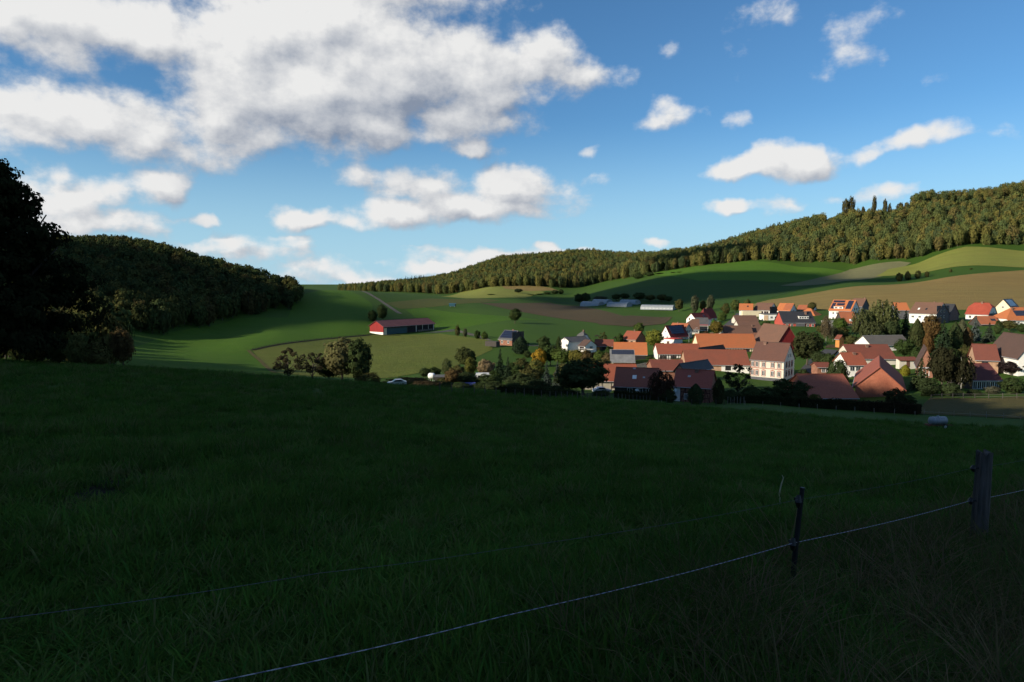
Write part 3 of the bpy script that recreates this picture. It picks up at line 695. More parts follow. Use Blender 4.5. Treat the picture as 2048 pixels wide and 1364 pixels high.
# ================================================================== buildings
def tile_mat(name, col, patch=None, rows=.33, var=.35, rough=.8, bump=.5):
    """clay tile or slate roof: tile courses as fine relief, weathered patches"""
    m = bpy.data.materials.new(name); m.use_nodes = True
    t = m.node_tree; t.nodes.clear()
    P = N(t, 'ShaderNodeTexCoord').outputs['Object']
    oi = N(t, 'ShaderNodeObjectInfo')
    sh = VM(t, 'ADD', P, N(t, 'ShaderNodeCombineXYZ', {0: MATH(t, 'MULTIPLY', oi.outputs['Random'], 60.0), 1: oi.outputs['Random']}).outputs[0]).outputs[0]
    a = N(t, 'ShaderNodeTexNoise', {'Vector': sh, 'Scale': .35, 'Detail': 6.0, 'Roughness': .65})
    b = N(t, 'ShaderNodeTexNoise', {'Vector': VM(t, 'MULTIPLY', sh, (1,1,1)).outputs[0], 'Scale': 3.2, 'Detail': 3.0})
    f = N(t, 'ShaderNodeMapRange', {0: a.outputs[0], 1: .3, 2: .7}).outputs[0]
    g = N(t, 'ShaderNodeMapRange', {0: b.outputs[0], 1: .3, 2: .7, 3: 0, 4: .5}).outputs[0]
    c2 = patch or tuple(x*(1-var) for x in col)
    m1 = N(t, 'ShaderNodeMix', {'Factor': f, 'A': (*col, 1), 'B': (*c2, 1)}, data_type='RGBA').outputs['Result']
    m2 = N(t, 'ShaderNodeMix', {'Factor': g, 'A': m1, 'B': (*[x*.62 for x in col], 1)}, data_type='RGBA').outputs['Result']
    sp = N(t, 'ShaderNodeSeparateXYZ', {0: P})
    wz = MATH(t, 'FRACT', MATH(t, 'DIVIDE', sp.outputs[2], rows*.7)); wx = MATH(t, 'FRACT', MATH(t, 'DIVIDE', sp.outputs[0], .26))
    h = MATH(t, 'MULTIPLY_ADD', MATH(t, 'SINE', MATH(t, 'MULTIPLY', wx, 6.283)), .25, wz)
    bs = N(t, 'ShaderNodeBsdfPrincipled', {'Base Color': m2, 'Roughness': rough, 'Specular IOR Level': .25})
    bp = N(t, 'ShaderNodeBump', {'Height': h, 'Strength': bump, 'Distance': .05}); t.links.new(bp.outputs[0], bs.inputs['Normal'])
    N(t, 'ShaderNodeOutputMaterial', {0: bs.outputs[0]})
    return m
M['r_orange'] = tile_mat('orange_tiles', (.50,.155,.055), (.42,.15,.06))
M['r_orange2'] = tile_mat('worn_orange_tiles', (.40,.125,.055), (.28,.10,.055))
M['r_red'] = tile_mat('red_tiles', (.31,.085,.045), (.24,.072,.044))
M['r_redd'] = tile_mat('old_red_tiles', (.21,.062,.040), (.15,.055,.038))
M['r_brown'] = tile_mat('brown_tiles', (.17,.088,.060), (.13,.075,.055))
M['r_dbrown'] = tile_mat('dark_brown_tiles', (.105,.062,.050), (.085,.055,.045))
M['r_grey'] = tile_mat('grey_slates', (.085,.085,.092), (.12,.115,.11))
M['r_black'] = tile_mat('black_tiles', (.035,.036,.042), (.045,.046,.05), rough=.5)
M['r_wine'] = tile_mat('wine_red_tiles', (.185,.028,.026), (.13,.024,.024))
M['r_metal'] = mat('maroon_sheet_roof', (.17,.066,.062), rough=.7, var=.2, scale=.4)
M['r_fibre'] = mat('fibre_cement_roof', (.20,.20,.20), rough=.8, var=.3, scale=.6)
M['white'] = mat('white_render', (.76,.74,.70), var=.12, scale=.5)
M['offwhite'] = mat('pale_render', (.60,.56,.48), var=.15, scale=.5)
M['cream'] = mat('cream_render', (.72,.62,.42), var=.1, scale=.5)
M['peach'] = mat('peach_render', (.62,.43,.28), var=.12, scale=.5)
M['beige'] = mat('grey_plaster', (.40,.36,.29), var=.35, scale=.4)
M['brick'] = mat('brick_wall', (.27,.125,.080), var=.4, scale=1.4, bump=.3)
M['bricklt'] = mat('light_brick_wall', (.42,.26,.17), var=.3, scale=1.2, bump=.3)
M['tilehung'] = tile_mat('tile_hung_gable', (.36,.115,.068), (.46,.175,.105), bump=.9)
M['redpaint'] = mat('red_boards', (.25,.022,.022), var=.25, scale=.6, stretch=(6,6,.4))
M['redwall'] = mat('red_render', (.42,.075,.055), var=.15, scale=.5)
M['slate_wall'] = mat('slate_wall', (.095,.098,.108), var=.3, scale=1.0)
M['timber'] = mat('dark_timber', (.045,.034,.028), var=.4, scale=2)
M['rtimber'] = mat('ox_red_timber', (.10,.034,.028), var=.3, scale=2)
M['boards'] = mat('dark_boarding', (.058,.050,.046), var=.35, scale=1.0, stretch=(5,5,.4))
M['orangewood'] = mat('orange_wood', (.50,.22,.06), var=.2, scale=1.5)
M['teal'] = mat('teal_sheeting', (.035,.085,.095), var=.15, scale=.3, rough=.6)
M['dark'] = mat('dark_interior', (.018,.018,.020), var=.3)  # near-black flat sheets carry the shade of open bays in their colour
M['glass'] = mat('window_glass', (.022,.026,.032), rough=.12, var=.2, spec=.6)
M['frame'] = mat('white_frame', (.72,.72,.70), var=.05)
M['framebr'] = mat('brown_frame', (.12,.06,.04), var=.2)
M['surround'] = mat('red_stone_surround', (.36,.12,.085), var=.2, scale=2)
M['solar'] = mat('solar_cells', (.020,.026,.050), rough=.18, var=.25, scale=.8, spec=.6)
M['gutter'] = mat('zinc_gutter', (.35,.36,.37), rough=.45, var=.15)
M['concrete'] = mat('concrete', (.36,.34,.31), var=.25, scale=.8)
M['chim'] = mat('chimney_brick', (.20,.115,.085), var=.3, scale=2)
M['redtrim'] = mat('red_trim', (.48,.06,.05), var=.1)

WCACHE = {}
def win_mesh(w, h, fr):
    k = (round(w,2), round(h,2), fr)
    if k not in WCACHE:
        a = MB(); a.box(-w/2, w/2, -.07, .07, -h/2, h/2)
        b = MB(); t_ = min(.09, w*.12); m_ = .045
        b.box(-w/2+t_, -m_, -.085, -.03, -h/2+t_, h/2-t_); b.box(m_, w/2-t_, -.085, -.03, -h/2+t_, h/2-t_)
        WCACHE[k] = (a.mesh('window', M[fr]), b.mesh('pane', M['glass']))
    return WCACHE[k]
def newhouse(name, label, cat, px, Y):
    x = (px-1024)/F*Y
    e = empty(name, (x, Y, gz(x, Y))); tag(e, label, cat); return e
class Vol:
    """one gabled volume of a building. The corner nearest the camera stands at photo column px, depth Y; the two faces
    that show run from it to the photo columns lp (left) and rp (right). axis 'l': ridge along the left face, 'r': along the right face"""
    def __init__(s, root, px, Y, lp, rp, beta, eave, ridge, axis='l', wall='white', roof='r_red', W=None, L=None, hip=0.0, hipl=None, over=.45, chim=(), flat=False, low=None, eo=None):
        if beta is None:      # turn the house until the gable of width W spans the columns px..rp
            x0 = (px-1024)/F*Y; k_ = (rp-1024)/F; best = (9e9, 30)
            for q in range(40, 860):
                B = R(q/10); dn_ = math.sin(B)-k_*math.cos(B)
                if dn_ > .02: best = min(best, (abs((k_*Y-x0)/dn_-W), q/10))
            beta = best[1]
        be = R(beta); a = np.array([-math.cos(be), math.sin(be)]); b = np.array([math.sin(be), math.cos(be)])
        P = np.array([(px-1024)/F*Y, Y])
        def solve(d, p): k = (p-1024)/F; return float((k*P[1]-P[0])/(d[0]-k*d[1]))
        if axis == 'l': l_ = L or solve(a, lp); w_ = W or solve(b, rp)
        else: l_ = L or solve(b, rp); w_ = W or solve(a, lp)
        if not (1.5 < l_ < 70) or not (1.5 < w_ < 40): print('VOL?', root.name, root.get('label'), 'L', l_, 'W', w_)
        xa = -a if axis == 'l' else b; ya = b if axis == 'l' else a
        if axis == 'l': c = P + a*l_/2 + b*w_/2; g = P + b*w_/2
        else: c = P + b*l_/2 + a*w_/2; g = P + a*w_/2
        zs = [gz(*(c+xa*l_/2*i+ya*w_/2*j)) for i in (-1, 1) for j in (-1, 1)]
        ze = at(px, eave, Y)[2]; z0 = min(min(zs)-.4, ze-2.3); zr = at(1024+F*g[0]/g[1], ridge, g[1])[2]
        s.root, s.L, s.W, s.z0 = root, l_, w_, z0; s.he = max(ze-z0, 1.6); s.hr = max(zr-z0, s.he+.15)
        if low is not None: pass
        s.yaw = math.atan2(xa[1], xa[0]); s.c = c; s.roof_name = roof
        s.loc = Vector((c[0]-root.location.x, c[1]-root.location.y, z0-root.location.z))
        hx, hy = l_/2, w_/2; he, hr = s.he, s.hr; f = hip; fl_ = hip if hipl is None else hipl
        def prof(ff): return he+(1-ff)*(hr-he)
        # walls with their gables
        m_ = MB(); d = .06
        m_.box(-hx, hx, -hy, hy, 0, he-d)
        if hr-he > .5:
            for sgn, ff in ((-1, fl_), (1, f)):
                if ff >= .98: continue
                zf = prof(ff); pts = [(sgn*hx,-hy,he-d),(sgn*hx,hy,he-d)]
                pts += [(sgn*hx,hy*ff,zf-d),(sgn*hx,-hy*ff,zf-d)] if ff > .02 else [(sgn*hx,0,zf-d)]
                m_.prism(pts, (-sgn*.3, 0, 0))
        s.wall = s.place(m_.build('wall', M[wall]), root)
        # roof: two slopes and, where it is hipped, the end slopes, each a slab
        o = eo if eo is not None else over; th_ = .16; r = MB(); sl = (hr-he)/hy; ze2 = he-sl*o
        if flat or hr-he < .5:
            r.box(-hx-o*.5, hx+o*.5, -hy-o*.5, hy+o*.5, he, he+.3); s.hr = he+.3
        else:
            for sy in (-1, 1):
                def corner(sgn, ff):
                    ins = ff*hy*.95; zf = prof(ff)
                    if ff < .02: return [(sgn*(hx+over*.6), 0, hr)]
                    if ff >= .98: return [(sgn*(hx-ins), 0, hr)]
                    return [(sgn*(hx+over*.6), sy*hy*ff, zf), (sgn*(hx-ins), 0, hr)]
                pts = [(-hx-over*.6, sy*(hy+o), ze2), (hx+over*.6, sy*(hy+o), ze2)] + corner(1, f) + corner(-1, fl_)[::-1]
                r.prism(pts, (0, 0, th_))
            for sgn, ff in ((-1, fl_), (1, f)):
                if ff < .02: continue
                ins = ff*hy*.95; zf = prof(ff) if ff < .98 else ze2; yy = hy*ff if ff < .98 else hy+o; xx = hx+over*.6
                r.prism([(sgn*xx,-yy,zf),(sgn*xx,yy,zf),(sgn*(hx-ins),0,hr)], (0,0,th_+.012))
            rl = hx-(f*hy*.95 if f > .02 else -over*.5); ll = hx-(fl_*hy*.95 if fl_ > .02 else -over*.5)
        s.roof = s.place(r.build('roof', M[roof]), root)
        if not (flat or hr-he < .5):
            rc = MB(); rc.tube([(-ll,0,hr+th_-.02),(rl,0,hr+th_-.02)], .13, 6); q = rc.build('ridge_cap', M[roof], s.roof)
            for sy in (-1,):
                gt = MB(); gt.tube([(-hx-over*.5, sy*(hy+o+.05), ze2+.02),(hx+over*.5, sy*(hy+o+.05), ze2+.02)], .075, 6); gt.build('gutter', M['gutter'], s.roof)
        for (fx, fy, h_, *w) in chim: s.chimney(fx, fy, h_, *(w or [.55]))
    def place(s, o, parent, loc=(0,0,0), rz=0.0):
        o.parent = parent; c, n = math.cos(s.yaw), math.sin(s.yaw)
        o.location = s.loc + Vector((loc[0]*c-loc[1]*n, loc[0]*n+loc[1]*c, loc[2])); o.rotation_euler = (0, 0, s.yaw+rz); return o
    def roofz(s, y): return s.hr-(s.hr-s.he)*abs(y)/(s.W/2)
    def chimney(s, fx, fy, h_, w=.55):
        x, y = fx*s.L/2, fy*s.W/2; z = s.roofz(y); m_ = MB()
        m_.box(x-w/2, x+w/2, y-w/2, y+w/2, z-.4, s.hr+h_); m_.box(x-w/2-.07, x+w/2+.07, y-w/2-.07, y+w/2+.07, s.hr+h_-.12, s.hr+h_-.002+.07)
        m_.build('chimney', M['chim'], s.roof)
    def face(s, f):
        return {'F': ((0,-s.W/2), 0.0, s.L), 'B': ((0,s.W/2), math.pi, s.L), 'R': ((s.L/2,0), math.pi/2, s.W), 'L': ((-s.L/2,0), -math.pi/2, s.W)}[f]
    def win(s, f, fx, drop, w=1.1, h=1.3, fr='frame', sur=None):
        """a window: face, place across it (-1..1), centre below the eave"""
        (cx, cy), rz, ln = s.face(f); t_ = fx*ln/2; c, n = math.cos(rz), math.sin(rz)
        a, b = win_mesh(w, h, fr); o = bpy.data.objects.new('window', a); COL.objects.link(o)
        s.place(o, s.root, (cx+t_*c+n*.01, cy+t_*n-c*.01, s.he-drop), rz)
        p = bpy.data.objects.new('pane', b); link(p, o)
        if sur:
            m_ = MB(); q = .13
            m_.box(-w/2-q, -w/2-.005, -.11, .05, -h/2-q, h/2+.02); m_.box(w/2+.005, w/2+q, -.11, .05, -h/2-q, h/2+.02)
            m_.box(-w/2, w/2, -.11, .05, -h/2-q, -h/2-.005)
            m_.prism([(-w/2-q,-.12,h/2+.025),(w/2+q,-.12,h/2+.025),(w/2+q,-.12,h/2+.16),(0,-.12,h/2+.34),(-w/2-q,-.12,h/2+.16)], (0,.17,0))
            m_.build('surround', M[sur], o)
        return o
    def wins(s, f, xs, drops, **k):
        for d in drops:
            for x in xs: s.win(f, x, d, **k)
    def panel(s, name, f, x0, x1, d0, d1, m, proud=.04):
        """a flat piece on a face: extents across (-1..1) and below the eave (m)"""
        (cx, cy), rz, ln = s.face(f); b = MB(); b.box(x0*ln/2, x1*ln/2, -proud, .03, -d1, -d0)
        return s.place(b.build(name, M[m]), s.root, (cx, cy, s.he), rz)
    def beams(s, f, n, d0, d1, m='timber', rails=2, braces=True, w=.2, x0=-1.0, x1=1.0):
        (cx, cy), rz, ln = s.face(f); a, e = x0*ln/2, x1*ln/2
        xs = [a+(e-a)*i/n for i in range(n+1)]
        for i, x in enumerate(xs):
            b = MB(); b.box(x-w/2, x+w/2, -.065, .03, -d1, -d0); s.place(b.build('timber_post', M[m]), s.root, (cx, cy, s.he), rz)
        for k in range(rails+1):
            z = -d0-(d1-d0)*k/rails; b = MB(); b.box(a-w/2, e+w/2, -.055, .03, z-w/2, z+w/2); s.place(b.build('timber_rail', M[m]), s.root, (cx, cy, s.he), rz)
        if braces:
            for i in (0, n-1):
                xa, xb = (xs[i], xs[i+1]) if i == 0 else (xs[i+1], xs[i])
                b = MB(); b.prism([(xa-w*.4,-.05,-d1),(xa+w*.4,-.05,-d1),(xb+w*.4,-.05,-d0),(xb-w*.4,-.05,-d0)], (0,.06,0)); s.place(b.build('timber_brace', M[m]), s.root, (cx, cy, s.he), rz)
    def on_slope(s, name, fx, ft, w, l, m, h=.08, side=-1, parent=None):
        """a flat piece lying on the front slope: place along the roof (-1..1), up the slope (0 eave..1 ridge)"""
        ang = math.atan2(s.hr-s.he, s.W/2); y = side*s.W/2*(1-ft); z = s.he+(s.hr-s.he)*ft+.16/math.cos(ang)*1.0
        b = MB(); b.box(-w/2, w/2, -l/2, l/2, 0.02, h)
        o = b.build(name, M[m], parent or s.roof); o.location = (fx*s.L/2, y, z); o.rotation_euler = (-side*ang, 0, 0); return o
    def solar(s, fx0, fx1, ft0, ft1, nx, ny, side=-1):
        sl = math.hypot(s.hr-s.he, s.W/2)
        w = (fx1-fx0)*s.L/2/nx; l = (ft1-ft0)*sl/ny
        for i in range(nx):
            for j in range(ny): s.on_slope('solar_panel', fx0+(fx1-fx0)*(i+.5)/nx, ft0+(ft1-ft0)*(j+.5)/ny, w*.95, l*.94, 'solar', .13, side)
    def dormer(s, fx, ft, w, h, m='white', roof=None, n=2):
        y = -s.W/2*(1-ft); z = s.roofz(y); dep = h*(s.W/2)/(s.hr-s.he)+.6
        b = MB(); b.box(-w/2, w/2, 0, dep, -.3, h); d = s.place(b.build('dormer', M[m]), s.root, (fx*s.L/2, y, z))
        b = MB(); b.box(-w/2-.2, w/2+.2, -.25, dep, h, h+.18); b.build('dormer_roof', M[roof or s.roof_name], d)
        for i in range(n):
            a, p = win_mesh(w/n*.78, h*.62, 'frame'); o = bpy.data.objects.new('window', a); link(o, d); o.location = (-w/2+w*(i+.5)/n, -.01, h*.5)
            q = MB(); q.box(-w/n*.3, w/n*.3, -.1, -.02, -h*.22, h*.22); q.build('pane', M['glass'], d).location = o.location
        return d

def H(name, label, cat, px, Y, *a, **k):
    r = newhouse(name, label, cat, px, Y); return r, Vol(r, px, Y, *a, **k)

# --- the white house at the left edge of the village: three gabled wings
r, v = H('house', 'white three-winged house with slate roofs at the village edge', 'house', 1140, 284, 1120, 1160, 55, 683.5, 675, 'r', 'white', 'r_grey', L=11)
v.win('L', .35, 1.7, 1.0, 1.2); v.win('L', .62, 1.7, .9, 1.2); v.win('L', 0, -1.0, .7, .8); v.wins('L', (-.3, .1), (4.3,), w=1.6, h=1.0)
v2 = Vol(r, 1171, 279, 1158, 1193.5, 50, 692, 681, 'l', 'white', 'r_dbrown'); v2.wins('R', (-.12, .16), (.9,), w=.9, h=1.4); v2.wins('F', (-.4, .3), (1.2,), w=1.3, h=1.5, fr='framebr')
v3 = Vol(r, 1161, 293, 1150, 1181, 46, 681, 664.5, 'l', 'white', 'r_grey', hip=.35, chim=[(.2, .1, .9)]); v3.wins('R', (-.25, .1), (.3,), w=.9, h=1.1)
b = MB(); b.box(-4, 2.4, -1.2, 1.2, 0, .18); o = b.build('terrace', M['concrete'], r); o.location = Vector((31.2,274.4,0))-Vector((r.location.x, r.location.y, 0))+Vector((0,0,2.6)); o.rotation_euler = (0,0,-.7)
r, v = H('shed', 'long low brown shed with orange doors beside the white house', 'shed', 1226, 296, 1190, 1230, 12, 692, 680, 'l', 'boards', 'r_redd', W=7)
v.panel('door', 'F', -.85, -.45, .6, 3.0, 'orangewood'); v.panel('door', 'F', -.2, .3, .5, 3.0, 'dark')
r, v = H('barn', 'small brick barn with red tile roof below the pasture', 'barn', 1272.5, 319, 1245, 1292, 40, 679, 663.5, 'l', 'brick', 'r_red', chim=[(.1, 0, .8)])
v.wins('F', (-.45,), (1.0,), w=1.8, h=1.2, fr='framebr'); v.win('F', .4, 1.2, 1.2, .8, 'framebr'); v.panel('plaster_panel', 'F', .05, .95, .2, 2.2, 'bricklt')
r, v = H('barn', 'open barn with bright orange tile roof beside the slate lean-to', 'barn', 1295, 242, 1229.5, 1297, 8, 709, 686, 'l', 'boards', 'r_orange', W=11)
v.panel('opening_panel', 'F', .1, .95, .8, 4.5, 'dark')
r, v = H('lean_to_shed', 'grey roofed timber lean-to with solar rows in the farmyard', 'shed', 1270.5, 229, 1223, 1272, 6, 722, 700.5, 'l', 'beige', 'r_fibre', W=10.5, eo=.8)
v.solar(-.92, .97, .55, .95, 12, 2); v.beams('F', 6, .5, 2.6, 'orangewood', rails=1, braces=False); v.panel('opening_panel', 'F', -.6, .9, 1.0, 2.5, 'dark')
# --- houses on the slope behind
r, v = H('house', 'white gabled house with red-edged solar roof and red canopy', 'house', 1342, 292, 1322, 1377, 55, 673, 652, 'r', 'white', 'r_wine')
v.solar(-.78, .72, .16, .92, 7, 4); v.wins('L', (-.4, .35), (.4,), w=.8, h=1.0); v.win('L', 0, -2.0, .6, .7); v.panel('opening_panel', 'F', .1, .8, 1.5, 3.6, 'glass')
v2 = Vol(r, 1349.5, 281, 1329, 1366, 55, 679, 677, 'r', 'white', 'redtrim', flat=True)
r, v = H('house', 'pale gabled annex with small orange roof behind the solar house', 'house', 1369, 300, 1338, 1385, 48, 661, 648, 'l', 'offwhite', 'r_orange2', chim=[(-.3, 0, .6)])
v.wins('R', (-.25, .25), (.6,), w=.9, h=1.3); v.wins('R', (-.3, .35), (3.4,), w=1.0, h=1.3)
r, v = H('house', 'low house with brown hipped roof between solar and slate roofs', 'house', 1399, 319, 1374, 1402, 12, 658, 639, 'l', 'offwhite', 'r_brown', W=10, hipl=.55, chim=[(-.5, 0, .7)])
v.wins('F', (-.4, .1, .6), (1.2,), w=1.3, h=1.1)
r, v = H('house', 'house with blue-grey slate roof and red fascia', 'house', 1417, 331, 1393, 1420, 12, 649.5, 636, 'l', 'offwhite', 'r_grey', W=9)
v.panel('fascia', 'F', -1, 1, .0, .3, 'redtrim', .5); v.panel('window_band', 'F', -.5, .9, .8, 2.6, 'glass')
r, v = H('house', 'white house with two wine-red steep roofs at the field edge', 'house', 1392, 351, 1373, 1422, 50, 638.5, 627, 'r', 'white', 'r_wine')
v.on_slope('skylight', .3, .4, 1.0, 1.4, 'glass'); v2 = Vol(r, 1411, 364, 1398, 1433, 50, 634, 618, 'r', 'white', 'r_wine', hip=.55, hipl=.55, chim=[(-.3, 0, .6)])
r, v = H('house', 'white house under orange roof, first in the far row', 'house', 1505, 386, 1478.5, 1512, 20, 620, 608, 'l', 'white', 'r_orange', W=9)
v.wins('F', (-.6, .1), (1.6,), w=1.1, h=1.2); v.on_slope('skylight', .25, .55, .9, 1.1, 'glass')
b = MB(); b.box(-5.2, 5.2, -1.5, 1.5, -1, 3.0); o = b.build('garage', M['cream'], r); o.location = (-4, -9, 0)
r, v = H('house', 'wide brown-roofed house with dark gable in the far row', 'house', 1539, 384, 1507, 1554, None, 620, 606.5, 'l', 'white', 'r_brown', W=10)
v.wins('F', (-.75, -.45, .1, .45, .75), (1.3,), w=1.3, h=1.2, fr='framebr'); v.panel('gable_boarding', 'R', -.98, .98, -1.8, 2.4, 'boards'); v.panel('balcony', 'F', .0, .9, 2.3, 3.0, 'framebr', .9)
r, v = H('house', 'house with orange roof and blue-shaded gable in the far row', 'house', 1580, 396, 1553, 1593, None, 621, 607.5, 'l', 'white', 'r_orange', W=9)
v.wins('F', (-.5, .2), (1.5,), w=1.4, h=1.2); v.wins('R', (0,), (.2,), w=.9, h=1.0); v.on_slope('newer_tiles', .45, .5, 4.2, 5.4, 'r_orange2', .07)
r, v = H('house', 'orange gabled roof with chimney behind the black-roofed house', 'house', 1626, 402, 1594, 1633, None, 620, 611, 'l', 'white', 'r_orange2', W=9, chim=[(.1, 0, .9)])
r, v = H('house', 'wide low hipped bright orange roof behind the black-roofed house', 'house', 1632, 372, 1588, 1649, None, 634, 618, 'l', 'white', 'r_orange', W=11, hip=1.0, hipl=1.0)
r, v = H('terrace_house', 'long white flat-roofed terrace block above the gardens', 'house', 1566, 350, 1528, 1570, 3, 629, 628, 'l', 'white', 'r_grey', W=8, flat=True)
v.wins('F', (-.7, -.2, .25), (1.5,), w=1.2, h=1.1); v.panel('peach_wall', 'F', -1.0, -.55, .4, 4.4, 'peach', .12); v.panel('balcony', 'F', .5, .98, 2.6, 3.3, 'framebr', .8)
r, v = H('house', 'red-walled house with wide black roof and white dormer', 'house', 1631, 319, 1567, 1634, 4, 645, 623.5, 'l', 'redwall', 'r_black', W=13, chim=[(.62, -.25, .3, .8)])
v.dormer(.38, .30, 4.6, 1.5, 'white', 'r_black', 4); v.panel('white_base', 'F', -.99, .99, 2.2, 4.5, 'white'); v.panel('grey_bay', 'F', -.2, .35, .1, 2.2, 'slate_wall', .5); v.wins('F', (-.75, -.45, .55, .85), (1.3,), w=1.1, h=1.2); v.wins('F', (-.6, 0, .3, .6), (3.2,), w=1.2, h=1.0)
b = MB(); b.box(-3.8, 3.8, -2, 2, 2.2, 2.5); b.box(-3.6, 3.6, -1.8, 1.8, -1, 2.2); o = b.build('garage', M['concrete'], r); o.location = (6.5, -2, .4)
r, v = H('house', 'tall white house with solar panels on orange roof', 'house', 1702, 353, 1658, 1719, None, 621, 601, 'l', 'white', 'r_orange', W=10, chim=[(.55, 0, .5)])
v.solar(-.94, .12, .72, .93, 6, 1); v.solar(-.94, -.62, .10, .66, 2, 3); v.solar(-.5, .2, .42, .66, 4, 1); v.solar(.42, .9, .10, .92, 2, 4); v.dormer(-.2, .12, 4.8, 1.3, 'white', 'r_orange', 2)
v.wins('F', (-.6, -.25, .2), (1.6, 4.2), w=1.0, h=1.2); v.wins('R', (-.2, .3), (-.6, 1.8), w=.9, h=1.2, fr='framebr')
r, v = H('house', 'house with brown roof and antenna behind the solar house', 'house', 1724, 374, 1700, 1737, None, 612, 597.5, 'l', 'slate_wall', 'r_brown', W=9, chim=[(.8, 0, .9, .35)])
r, v = H('barn', 'plain orange roof of a low outbuilding below the solar house', 'barn', 1716, 326, 1687, 1718, 5, 646, 624, 'l', 'boards', 'r_orange2', W=11)
v.on_slope('skylight', .2, .2, 1.4, 1.4, 'frame')
r, v = H('house', 'small house with orange roof half hidden by spruces', 'house', 1818, 346, 1793, 1823, 12, 620, 606, 'l', 'slate_wall', 'r_orange', W=10, chim=[(-.1, 0, .4)])
r, v = H('house', 'large white house with brown roof and grey gable', 'house', 1873, 319, 1818.5, 1898, None, 627, 606, 'l', 'white', 'r_brown', W=11, chim=[(.35, .05, .5)])
v.wins('F', (-.72, -.2, .3), (1.8,), w=1.3, h=1.1); v.panel('gable_boarding', 'R', -.99, .99, -3.6, 6, 'slate_wall', .05); v.wins('R', (-.3, .2), (-1.0, 1.6), w=1.0, h=1.1); v.on_slope('skylight', -.45, .35, .8, 1.2, 'frame'); v.on_slope('skylight', .1, .35, .8, 1.2, 'glass')
v2 = Vol(r, 1899, 331, 1880, 1918, None, 629, 608.5, 'l', 'slate_wall', 'r_black', W=9)
r, v = H('house', 'white house with half-hipped bright red roof and dark gable', 'house', 1977, 326, 1931.5, 1994, None, 628, 606.5, 'l', 'white', 'r_wine', W=9, hip=.4, hipl=.4, chim=[(.05, 0, .6, .9)])
v.roof.data.materials[0] = tile_mat('bright_red_tiles', (.36,.070,.042)); v.wins('F', (-.6, -.1, .4), (1.6, 4.0), w=1.2, h=1.3); v.panel('gable_boarding', 'R', -.99, .99, -.2, 3.0, 'slate_wall', .05); v.win('R', .1, -.4, .8, 1.2)
r, v = H('outbuilding', 'low worn orange roof in front of the bright red roof', 'outbuilding', 2002, 302, 1964, 2004, 4, 648, 633, 'l', 'boards', 'r_orange2', W=9)
v.on_slope('skylight', .55, .5, 2.0, 1.6, 'glass')
r, v = H('house', 'cream gabled house with solar slope at the right end of the row', 'house', 2022, 346, 1988, 2039, 50, 617, 599, 'r', 'cream', 'r_black')
v.solar(-.8, .6, .2, .9, 5, 4); v.win('L', 0, -.6, 1.0, 1.0); v.panel('white_balcony', 'L', .05, .55, 2.0, 3.0, 'white', .5)
r, v = H('house', 'orange hipped roof with solar panels at the right picture edge', 'house', 2078, 300, 2016, 2082, 2, 639.5, 615.5, 'l', 'white', 'r_orange', W=12, hipl=.95, chim=[(-.25, -.2, .2)])
v.solar(-.28, .6, .28, .72, 7, 3); v.wins('F', (-.7, -.3), (1.3,), w=1.0, h=1.0)
# --- brown-roofed bungalow group
for (px, Y, lp, ev, rd, w, lab) in [(1516,347,1472,640.5,631.5,8,'rearmost grey-brown flat-pitched roof of the bungalow group'),(1520,326,1478,651,641.5,8,'middle brown flat-pitched roof of the bungalow group'),(1507,301,1449,667,652,9,'front brown bungalow roof with a dark tree shadow'),(1532,304,1507.5,665,652,9,'short brown bungalow roof with grey chimney')]:
    r, v = H('bungalow', lab, 'house', px, Y, lp, px+2, 3, ev, rd, 'l', 'offwhite', 'r_brown', W=w, chim=[(-.75, -.1, .5, .6)] if px == 1532 else ())
    v.wins('F', (-.6, 0, .6), (1.2,), w=1.2, h=1.1)
# --- the old farmsteads
r, v = H('half_timbered_house', 'long white half-timbered house with red tile roof', 'house', 1405, 234, 1318, 1407, 3, 708, 688.5, 'l', 'white', 'r_red', W=11, chim=[(-.42, .05, .9, .8)])
v.beams('F', 17, .15, 2.9); v.wins('F', (-.86, -.68, -.35, -.25, .1, .25, .5), (1.25,), w=.95, h=1.1, fr='framebr')
r, v = H('barn', 'very long orange-tiled barn behind the farmhouses', 'barn', 1516, 252, 1399.5, 1518, 3, 695, 668.5, 'l', 'cream', 'r_orange2', W=12, chim=[(-.42, .05, .5, .8)])
v.beams('F', 22, .2, 3.0, rails=2); v.panel('opening_panel', 'F', .55, .75, .6, 2.8, 'dark'); v.roof.data.materials[0] = tile_mat('long_barn_tiles', (.42,.125,.048), (.36,.13,.055))
r, v = H('barn', 'brown-tiled barn between long barn and red gable', 'barn', 1566, 263, 1513, 1568, 3, 687, 666.5, 'l', 'boards', 'r_brown', W=11)
v.roof.data.materials[0] = tile_mat('russet_tiles', (.24,.105,.065), (.18,.085,.06))
r, v = H('barn', 'barn with tall dark red boarded gable', 'barn', 1556, 247, 1545, 1600, 76, 688, 652, 'l', 'redpaint', 'r_brown', L=15)
r, v = H('barn', 'barn with purple-dark shaded roof behind the broad red roof', 'barn', 1408, 217, 1391, 1456, 45, 712, 696.5, 'r', 'bricklt', 'r_dbrown')
r, v = H('barn', 'broad red-tiled barn roof with brick and white front', 'barn', 1502, 205, 1374.5, 1504, 6, 729.5, 701, 'l', 'bricklt', 'r_red', W=12)
v.panel('white_wall', 'F', .12, 1.0, .05, 7.5, 'white', .06); v.panel('opening_panel', 'F', .24, .42, .4, 1.8, 'dark', .09); v.panel('opening_panel', 'F', .3, .42, 3.2, 5, 'dark', .09); v.roof.data.materials[0] = tile_mat('broad_barn_tiles', (.25,.075,.045), (.19,.070,.045))
